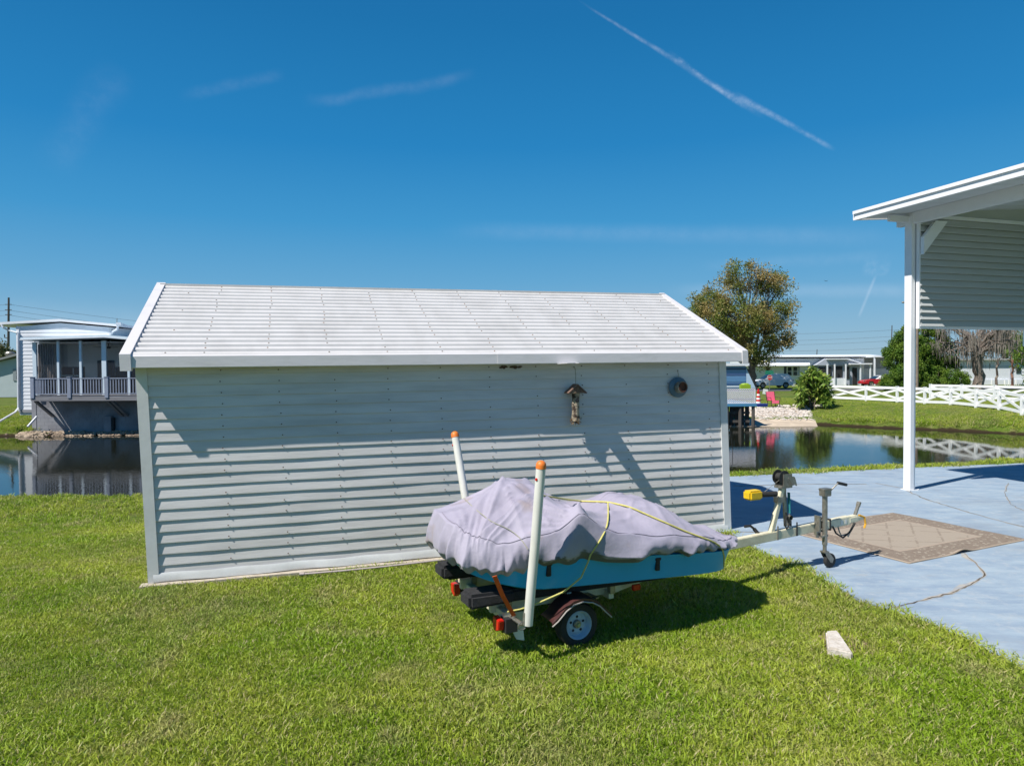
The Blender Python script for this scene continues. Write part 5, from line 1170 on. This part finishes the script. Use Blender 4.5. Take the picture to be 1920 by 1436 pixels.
MB().box(HX(1469), HX(1502), y-2.96, y-2.94, HZ(722.5), HZ(721.5)).build('picket_rail', M_['hwhite'], fh, world=True)
# second far home
y = 92; f2h = thing('mobile_home', 'long white mobile home behind the bare mossy tree at the right edge', 'house', (HX(1860), y, gz))
B2 = lambda nm, m, a, c, y0, y1, pz0, pz1: MB().box(HX(a), HX(c), y+y0, y+y1, XZ(1860,pz0,y)[1], XZ(1860,pz1,y)[1]).build(nm, m, f2h, world=True)
B2('wall', M_['hwhite'], 1780, 2060, 0, 6, 727, 675); B2('roof', mat('roof_mid', (.50,.50,.50), .6), 1775, 2065, -.5, 6.5, 675, 672.5); B2('trim_band', M_['hgrey'], 1780, 2060, -.03, -.001, 688, 686.5)
B2('lower_wall', M_['hwhite'], 1782, 2058, -.2, -.031, 727, 712)
for px in (1845, 1869, 1877, 1890): B2('post', M_['white'], px-.6, px+.6, -1.6, -1.4, 727, 712)
for i in range(22): B2('picket', M_['white'], 1845+i*3.4, 1845.9+i*3.4, -4.0, -3.96, 727, 717)
B2('picket_rail', M_['white'], 1845, 1920, -3.95, -3.92, 720, 719)
B2('door', M_['hgrey'], 1893, 1899, -.08, -.0305, 712, 688)
B2('window', M_['glass'], 1905, 1914, -.08, -.0305, 700, 690)

# ---------------------------------------------------------------- vehicles
def car(name, label, px, y, yaw, prof_body, prof_cab, L, Wd, paint, wheels, cabcol, zoff=0):
    x = XZ(px, 700, y)[0]; c = thing(name, label, 'car', (x, y, tz(x, y)+.05+zoff), yaw)
    def ext(prof, w, nm, m, bev, parent=c, taper=0):
        b = MB(); n = len(prof); vs = [(a, -w/2+taper*max(0, h-.95), h) for a, h in prof]+[(a, w/2-taper*max(0, h-.95), h) for a, h in prof]
        b.add(vs, [(i, (i+1) % n, n+(i+1) % n, n+i) for i in range(n)]+[tuple(range(n))[::-1], tuple(range(n, 2*n))]); return b.build(nm, m, parent, bevel=bev, smooth=True, sharp=40)
    ext(prof_body, Wd, 'body', paint, .05)
    ext(prof_cab, Wd-.12, 'cabin', cabcol, .04, taper=.22)
    return c, ext
pw = mat('car_white', (.80,.81,.82), .25, 0, spec=.6); pr = mat('car_red', (.45,.01,.02), .2, spec=.6); gl = mat('car_glass', (.02,.025,.03), .05)
def car_wheels(c, xs, w, r):
    for x in xs:
        for s in (-1, 1):
            wh = thing('wheel', None, None); wh.parent = c; wh.location = (x, s*(w/2-.09), r)
            MB().lathe((0,0,0), (0,s,0), [(-.1,.2), (-.1,r-.02), (-.08,r), (.08,r), (.1,r-.02), (.1,r*.66)], 22).build('tyre', M_['tyre'], wh, smooth=True)
            MB().lathe((0,0,0), (0,s,0), [(.09,r*.66), (.07,r*.6), (.05,r*.3), (.08,r*.12), (.081,0)], 22).build('rim', M_['steel'], wh, smooth=True)
cs, ext = car('parked_car', 'silver white parked suv on the road behind the big tree trunk', 1446, 82, R(184), [(-2.25,.35), (-2.28,.75), (-2.2,1.0), (-1.2,1.05), (.9,1.03), (1.4,.98), (2.1,.86), (2.28,.7), (2.25,.35), (1.75,.30), (1.6,.62), (1.2,.62), (1.05,.30), (-1.0,.30), (-1.15,.62), (-1.55,.62), (-1.7,.30)],
    [(-2.15,1.0), (-1.95,1.45), (-1.7,1.63), (-.6,1.70), (.2,1.66), (1.15,1.0)], 4.6, 1.85, pw, None, pw)
car_wheels(cs, (-1.35, 1.4), 1.85, .36)
for s in (-1, 1):
    for P in ([(-1.85,1.06), (-1.78,1.42), (-1.1,1.52), (-1.05,1.06)], [(-.98,1.06), (-1.02,1.52), (-.15,1.55), (-.12,1.06)], [(-.05,1.06), (-.08,1.54), (.25,1.52), (.88,1.06)]):
        b = MB(); b.prism([(a, s*(.88-.05-.22*(h-.95)), h) for a, h in P], (0, s*.02, 0)); b.build('side_window', gl, cs)
    b = MB(); b.box(2.05, 2.27, s*.78-.12, s*.78+.12, .68, .82); b.build('headlight', M_['steel'], cs); MB().box(-2.29, -2.2, s*.78-.1, s*.78+.1, .8, .98).build('tail_light', M_['red'], cs)
MB().prism([(1.16,-.70,1.04), (.30,-.62,1.60), (.30,.62,1.60), (1.16,.70,1.04)], (.02,0,.02)).build('windscreen', gl, cs)
cr_, ext = car('parked_car', 'red parked convertible with white top beside the dark green evergreens', 1648, 86, R(180), [(-2.2,.35), (-2.25,.7), (-2.15,.90), (-.9,.92), (.7,.90), (1.9,.76), (2.2,.6), (2.2,.32), (1.7,.28), (1.6,.60), (1.2,.60), (1.05,.28), (-1.0,.28), (-1.15,.60), (-1.55,.60), (-1.7,.28)],
    [(-1.5,.90), (-1.0,1.25), (-.2,1.34), (.15,1.30), (.8,.90)], 4.5, 1.8, pr, None, M_['white'])
car_wheels(cr_, (-1.35, 1.4), 1.8, .34)
for s in (-1, 1):
    b = MB(); b.prism([(a, s*(.84-.03-.22*(h-.95)), h) for a, h in ((-.9,.95), (-.75,1.2), (.05,1.22), (.55,.95))], (0,s*.02,0)); b.build('side_window', gl, cr_); MB().box(2.0, 2.21, s*.72-.12, s*.72+.12, .58, .70).build('headlight', M_['steel'], cr_)
MB().prism([(.84,-.68,.93), (.22,-.62,1.27), (.22,.62,1.27), (.84,.68,.93)], (.02,0,.02)).build('windscreen', gl, cr_)

# ---------------------------------------------------------------- vegetation
def leaf_mat(name, c1, c2, c3=None, nscale=.6, trans=.25):
    m = bpy.data.materials.new(name); m.use_nodes = True; n, l = m.node_tree.nodes, m.node_tree.links; b = n['Principled BSDF']; b.inputs['Roughness'].default_value = .55; b.inputs['Specular IOR Level'].default_value = .3
    g = n.new('ShaderNodeNewGeometry'); z = n.new('ShaderNodeTexNoise'); z.inputs['Scale'].default_value = nscale; z.inputs['Detail'].default_value = 3; l.new(g.outputs['Position'], z.inputs[0])
    r = n.new('ShaderNodeMapRange'); r.inputs[1].default_value = .42; r.inputs[2].default_value = .58; l.new(z.outputs['Fac'], r.inputs[0]); x = n.new('ShaderNodeMix'); x.data_type = 'RGBA'; l.new(r.outputs[0], x.inputs['Factor']); x.inputs[6].default_value = xyz3(c1); x.inputs[7].default_value = xyz3(c2)
    col = x.outputs[2]; rp_ = n.new('ShaderNodeMapRange'); rp_.inputs[1].default_value = .6; rp_.inputs[2].default_value = 1.0; l.new(g.outputs['Random Per Island'], rp_.inputs[0]); y_ = n.new('ShaderNodeMix'); y_.data_type = 'RGBA'; l.new(rp_.outputs[0], y_.inputs['Factor']); l.new(col, y_.inputs[6]); y_.inputs[7].default_value = xyz3(c3 or c2); col = y_.outputs[2]
    l.new(col, b.inputs['Base Color']); tr_ = n.new('ShaderNodeBsdfTranslucent'); l.new(col, tr_.inputs[0]); ms = n.new('ShaderNodeMixShader'); ms.inputs[0].default_value = trans; l.new(b.outputs[0], ms.inputs[1]); l.new(tr_.outputs[0], ms.inputs[2]); l.new(ms.outputs[0], n['Material Output'].inputs[0]); return m
def leaves(name, CC, per, spread, size, m, parent, seed, droop=0.0, aspect=2.0, flat=1.0):
    r = np.random.default_rng(seed); CC = np.asarray(CC, float); n = len(CC)*per; c = np.repeat(CC[:, :3], per, 0); sp = np.repeat(CC[:, 3] if CC.shape[1] > 3 else np.full(len(CC), spread), per)
    v = r.normal(size=(n, 3)); v /= np.linalg.norm(v, axis=1)[:, None]; rad = r.random(n)**.45; P = c+v*(rad*sp)[:, None]*np.array([1,1,flat])
    a = r.normal(size=(n, 3)); a[:, 2] -= droop; a += v*.6; a /= np.linalg.norm(a, axis=1)[:, None]; h = r.normal(size=(n, 3)); b = np.cross(a, h); b /= np.linalg.norm(b, axis=1)[:, None]
    s = size*r.uniform(.6, 1.3, n); a = a*s[:, None]; b = b*(s/aspect)[:, None]
    V = np.stack([P, P+a*.5+b*.5, P+a, P+a*.5-b*.5], 1).reshape(-1, 3); F = np.arange(n*4).reshape(-1, 4); V -= np.array(parent.location)
    o = np_mesh(name, V, F, m, parent); tag(o, kind='stuff'); return o
M_['treebark'] = mat('tree_bark', (.11,.085,.065), .9, 0, (.20,.165,.13), 3, .8, .6, 12, coords='World')
def limb(b, a, c, r0, r1, seed, sag=.1, n=6):
    rr = random.Random(seed); a, c = Vector(a), Vector(c); L = (c-a).length; pts = []
    for i in range(n+1):
        t = i/n; p = a.lerp(c, t); p.z += sag*L*math.sin(PI*t); w = L*.035*math.sin(PI*t); pts.append(p+Vector((rr.gauss(0,w), rr.gauss(0,w), rr.gauss(0,w))))
    b.tube(pts, [r0+(r1-r0)*(i/n)**.8 for i in range(n+1)], 6); return pts
def broad_tree(name, label, base, blobs, leafm, per, lsize, seed, trunk_top, r0, cr=.9, ncl=90, group=None, droop=.2):
    rr = random.Random(seed); t = thing(name, label, 'tree', base, 0, group); b = MB(); tt = Vector(trunk_top); forks = []
    limb(b, Vector(base)-Vector((0,0,.3)), tt, r0, r0*.72, seed, .0)
    tot = sum(w[3]*w[4] for w in blobs); CC = []
    for (cx, cy, cz, rx, rzz) in blobs:
        k = max(3, int(ncl*rx*rzz/tot)); c = Vector((cx, cy, cz)); f = tt.lerp(c, .55); limb(b, tt-Vector((0,0,rr.uniform(0,.8))), f, r0*.42, r0*.2, rr.random(), .03)
        for _ in range(k):
            while True:
                v = Vector((rr.uniform(-1,1), rr.uniform(-1,1), rr.uniform(-1,1)))
                if .25 < v.length < 1: break
            p = c+Vector((v.x*rx, v.y*rx*.9, v.z*rzz)); CC.append((p.x, p.y, p.z, cr*rr.uniform(.55, 1.2))); limb(b, f, p, r0*.10, .015, rr.random(), .05, 5)
            if rr.random() < .7:
                q = p+Vector((rr.gauss(0,.7), rr.gauss(0,.7), rr.gauss(.2,.6)))*cr; limb(b, f.lerp(p,.6), q, r0*.05, .01, rr.random(), .02, 3)
    b.build('trunk', M_['treebark'], t, world=True, smooth=True); leaves('crown', CC, per, cr, lsize, leafm, t, seed, droop); return t
def PT_(px, py, y): p = D(px, py, y); return (p.x, p.y, p.z)
def BL(px, py, y, rpx, rpy): p = D(px, py, y); return (p.x, p.y, p.z, rpx*y/FPX, rpy*y/FPX)
ty = 76; bx = D(1412, 729, ty).x
broad_tree('oak_tree', 'tall spreading tree with olive and brown spring foliage behind the shed end', (bx, ty, -.3),
    [BL(1395,522,ty,42,30), BL(1450,530,ty+1,34,28), BL(1330,575,ty,42,34), BL(1385,590,ty-2,50,42), BL(1450,590,ty,38,40), BL(1355,625,ty+1,42,26), BL(1405,640,ty-1,40,28), BL(1460,640,ty,26,24), BL(1432,668,ty-1,24,14), BL(1310,590,ty,20,18)],
    leaf_mat('oak_leaves', (.15,.20,.035), (.42,.31,.13), (.26,.27,.07), .38, .4), 190, .23, 11, PT_(1410,690,ty), .52, cr=1.0, ncl=215)
gm = leaf_mat('evergreen_leaves', (.08,.17,.018), (.17,.26,.03), (.035,.08,.012), .9)
for i, (lab, base, bl) in enumerate((
    ('tall dark evergreen tree left of the carport post, behind the fence', (1690,733,74), [BL(1700,640,74,28,30), BL(1680,670,74,22,32), BL(1712,675,73,34,40), BL(1690,708,73,30,22)]),
    ('rounded dark evergreen tree right of the carport post below the grey panel', (1752,733,74), [BL(1745,640,75,28,28), BL(1760,672,74,36,30), BL(1745,705,73,34,22), BL(1735,668,74,22,28)]))):
    x, yb = D(*base).x, base[2]; broad_tree('evergreen_tree', lab, (x, yb, -.3), bl, gm, 520, .17, 21+i, PT_(base[0],680,yb), .22, cr=.62, ncl=110, droop=.0)
for i, (px, w) in enumerate(((1680,22), (1715,22), (1752,22), (1790,24))):
    yb = 71; p = D(px, 728, yb); t = thing('evergreen_shrub', ['low clipped evergreen shrub at the left foot of the tall evergreen', 'low evergreen shrub right behind the carport post', 'low evergreen shrub in the middle of the dark thicket', 'low evergreen shrub at the right end of the dark thicket by the bare tree'][i], 'shrub', (p.x, yb, -.3))
    rr = random.Random(40+i); CC = [(p.x+rr.uniform(-1,1)*w*.052, yb+rr.uniform(-.8,.8), -.1+abs(rr.gauss(0,.75)), .42) for _ in range(34)]; leaves('foliage', CC, 300, .42, .15, gm, t, 50+i); b = MB()
    for c in CC[:12]: limb(b, (p.x, yb, -.4), c[:3], .05, .015, rr.random(), 0, 3)
    b.build('stem', M_['treebark'], t, world=True)
# leafy bush of big upright leaves by the ramp
yb = 46; p = D(1522, 762, yb); mg = thing('leafy_bush', 'bushy mango like shrub with large glossy leaves beside the boat ramp', 'bush', (p.x, yb, tz(p.x, yb)))
rr = random.Random(3); CC = []; b = MB()
for cpx, tpy in ((1499,722),(1506,708),(1513,702),(1520,691),(1527,700),(1534,704),(1541,706),(1548,712),(1552,726),(1502,734),(1545,736)):
    py = tpy; dy_ = rr.uniform(-.7,.7)
    while py < 757:
        q = D(cpx+rr.uniform(-3,3), py, yb+dy_+rr.uniform(-.2,.2)); CC.append((q.x, q.y, q.z, .17)); py += rr.uniform(6, 10)
    q = D(cpx, tpy, yb+dy_); limb(b, (p.x+(q.x-p.x)*.5, yb+rr.uniform(-.3,.3), mg.location.z-.1), (q.x, q.y, q.z), .03, .01, rr.random(), 0, 4)
for px, py in ((1519,694), (1521,702), (1535,707), (1512,712), (1505,716), (1543,716)): q = D(px, py, yb); CC.append((q.x, q.y, q.z, .2)); limb(b, (p.x, yb, mg.location.z), (q.x, q.y, q.z), .03, .01, px, 0, 4)
b.build('stem', M_['treebark'], mg, world=True); leaves('foliage', CC, 30, .2, .42, leaf_mat('mango_leaves', (.16,.26,.035), (.09,.17,.02), (.34,.38,.08), 1.2), mg, 8, droop=.35, aspect=3.2)
# bare tree hung with moss
ty = 72; base = D(1836, 733, ty); mt_ = thing('mossy_tree', 'bare grey tree draped in hanging moss right of the evergreens', 'tree', (base.x, ty, -.3)); b = MB(); rr = random.Random(77)
top = Vector(PT_(1834,650,ty)); limb(b, (base.x,ty,-.6), top, .55, .42, 5, 0); ends = []
for k in range(30):
    a = rr.uniform(0, 2*PI); L = rr.uniform(1.8, 5.2); e = top+Vector((math.cos(a)*L, math.sin(a)*L*.6, rr.uniform(-1.2, 3.0))); P = limb(b, top-Vector((0,0,rr.uniform(0,.8))), e, .16, .03, rr.random(), .12, 6); ends += P[2:]
    for _ in range(4): c = P[rr.randint(2,6)]; f_ = c+Vector((rr.gauss(0,.9), rr.gauss(0,.6), rr.gauss(0,.7))); limb(b, c, f_, .04, .012, rr.random(), .05, 3); ends.append(f_)
b.build('trunk', mat('mossy_bark', (.15,.12,.10), .95, 0, (.25,.21,.18), 4, .8, coords='World'), mt_, world=True, smooth=True)
V, F = [], []
for e in ends:
    for _ in range(rr.randint(3, 8)):
        p0 = e+Vector((rr.gauss(0,.22), rr.gauss(0,.22), rr.gauss(0,.1))); L = rr.uniform(.3, 1.7)*(1.3 if rr.random() < .2 else 1); a = rr.uniform(0, PI); s = Vector((math.cos(a), math.sin(a), 0))*rr.uniform(.02, .06); pv = p0; o = len(V)
        for i in range(5): q = p0-Vector((rr.gauss(0,.03), rr.gauss(0,.03), L*i/4)); w = s*(1-i/4.6); V += [q-w-mt_.location, q+w-mt_.location]
        F += [(o+2*i, o+2*i+1, o+2*i+3, o+2*i+2) for i in range(4)]
tag(np_mesh('hanging_moss', [tuple(v) for v in V], F, mat('spanish_moss', (.27,.24,.21), .95, 0, (.17,.15,.13), 2, .8, trans=.2, coords='World'), mt_), kind='stuff')
# trees further off
def copse(px, py, y, rpx, rpy, seed, lab, m, brown=False):
    p = D(px, py, y); x = p.x; z0 = -.3; t = thing('distant_tree', lab, 'tree', (x, y, z0)); rr = random.Random(seed); CC = []; b = MB(); limb(b, (x,y,z0-.3), (x,y,p.z), .25, .12, seed, 0)
    for _ in range(46):
        q = Vector((x+rr.gauss(0,.5)*rpx*y/FPX, y+rr.gauss(0,1.2), p.z+rr.gauss(0,.5)*rpy*y/FPX)); CC.append((q.x, q.y, max(q.z, z0+.6), .9)); 
        if _ % 3 == 0: limb(b, (x,y,(p.z+z0)/2), q, .08, .02, rr.random(), .03, 4)
    b.build('trunk', M_['treebark'], t, world=True); leaves('crown', CC, 110, .9, .28, m, t, seed)
cm1 = leaf_mat('far_leaves', (.07,.09,.025), (.15,.13,.05), (.10,.11,.04), .3)
copse(1885,640,100,26,34,61,'grey green tree behind the mossy tree, partly hidden by the carport panel', leaf_mat('grey_leaves', (.08,.10,.05), (.17,.15,.10), (.12,.12,.07), .4))
copse(1935,650,84,30,44,62,'dark green tree at the right edge of the photo', gm)
copse(1960,650,104,30,40,65,'olive tree beyond the right edge of the photo', cm1)
copse(8,668,80,30,14,63,'low olive and brown trees behind the pale green house at the left edge', cm1)
copse(-30,664,84,30,22,64,'olive tree beyond the left edge of the photo', cm1)
copse(232,668,90,30,26,66,'olive tree behind the waterside house roof', cm1)
# second smaller bare post/tree pieces at the right
for (px, y, lab) in ((1868,78,'thin moss covered dead trunk right of the mossy tree'), (1896,77,'reddish thin trunk near the right edge behind the fence')):
    p = D(px, 730, y); t = thing('dead_tree', lab, 'tree', (p.x, y, -.3)); b = MB(); rr = random.Random(px); hgt = (730-676)*y/FPX; limb(b, (p.x,y,-.4), (p.x+.15,y,-.3+hgt), .16, .08, px, 0)
    for _ in range(6): limb(b, (p.x+.1,y,-.3+hgt*rr.uniform(.55,1)), (p.x+rr.gauss(0,.9), y+rr.gauss(0,.5), -.3+hgt*rr.uniform(.9,1.3)), .05, .015, rr.random(), .05, 4)
    b.build('trunk', mat('red_bark', (.17,.09,.06), .9) if px > 1880 else M_['treebark'], t, world=True)
# wreath and yard bits by the mossy tree
p = D(1815, 714, 71); o = MB().lathe(p, (0,-1,0), [(0,.0), (0,.24), (.06,.26), (.07,.10), (.08,0)], 9).build('red_ornament', mat('red_orn', (.45,.03,.05), .6)); tag(o, 'red round yard ornament in front of the shrub left of the mossy tree', 'ornament')
p = D(1834, 722, 70.8); o = MB().lathe(p, (0,-1,0), [(0,.22), (.04,.26), (.05,.30), (.0,.31), (-.02,.26), (0,.22)], 16).build('twig_wreath', mat('twig', (.34,.26,.22), .9)); tag(o, 'pinkish round twig wreath on the mossy tree trunk', 'wreath')

# ---------------------------------------------------------------- poles and wires
wood = mat('pole_wood', (.24,.19,.15), .9, 0, (.15,.12,.10), 3, .7, coords='World')
y = 70; p = D(1719, 733, y); lp = thing('street_light', 'tall wooden light pole with small lamp arm behind the carport post', 'street light', (p.x, y, -.3)); zt = D(1719,560,y).z
MB().tube([(p.x,y,-.5), (p.x,y,zt)], [.15,.11], 10).build('pole', wood, lp, world=True, smooth=True); a = D(1696, 567, y)
MB().tube([(p.x,y,zt-.3), (p.x-.5,y,zt-.1), (a.x+.2,y,a.z+.02)], .03, 6).build('arm', M_['steel'], lp, world=True); MB().sphere(a, .2, 10, 6, (1.6,.7,.5)).build('lamp_head', M_['steel'], lp, world=True, smooth=True)
def power_pole(px, top, base, y, lab, r=.17):
    p = D(px, 700, y); zt = D(px, top, y).z; t = thing('power_pole', lab, 'utility pole', (p.x, y, -.3)); MB().tube([(p.x-.2,y,-.6), (p.x+.2,y,zt)], [r*1.3, r*.8], 8).build('pole', M_['oldwood'], t, world=True); return t, p.x, zt
pp_, xx, zt = power_pole(17, 558, 700, 110, 'dark leaning power pole behind the waterside house at the far left')
for py in (571, 581, 590): MB().bar((xx-.4,110,D(17,py,110).z), (xx+.6,110,D(17,py,110).z), .1, .1).build('insulator_arm', M_['oldwood'], pp_, world=True)
q = D(9, 633, 110); MB().tube([(xx-.1,110,D(17,634,110).z), (q.x,110,q.z), (q.x-.05,110,q.z+.5)], .08, 6).build('transformer_arm', M_['oldwood'], pp_, world=True)
for px, top in ((1671,610), (1531,655)): power_pole(px, top, 700, 260 if px > 1600 else 300, 'slim distant power pole above the %s' % ('evergreens' if px > 1600 else 'mobile home roof'), .2)
wire = mat('wire', (.05,.055,.06), .6)
def wires(lab, a, c, lst, r, sag):
    t = thing('power_line', lab, 'power lines', D(a[0], 600, a[1]))
    for (p0, p1) in lst:
        A, B = D(a[0], p0, a[1]), D(c[0], p1, c[1]); pts = [A.lerp(B, i/16)-Vector((0,0,sag*4*(i/16)*(1-i/16))) for i in range(17)]; MB().tube(pts, r, 4, False).build('wire', wire, t, world=True)
wires('thin power lines running right from the far left pole above the waterside house', (17,110), (700,150), ((571,640),(582,655),(591,668)), .018, .8)
wires('thin power lines leaving the photo at the left edge by the leaning pole', (17,110), (-200,105), ((571,568),(582,580),(591,590)), .018, .3)
wires('faint distant power lines above the mobile homes at the right', (1300,300), (1671,260), ((624,619),(637,631),(645,639),(655,652)), .035, 1.0)
wires('faint distant power lines right of the distant pole', (1671,260), (2100,240), ((619,622),(631,634),(639,642),(652,655)), .035, 1.0)
p = D(1549, 527, 300); bd = MB(); bd.prism([(0,0,0), (.9,0,.35), (.5,0,.05), (0,0,-.15), (-.5,0,.05), (-.9,0,.30)], (0,.15,0)); o = bd.build('flying_bird', M_['dark']); o.location = p; tag(o, 'tiny dark bird flying in the sky right of the big tree', 'bird')
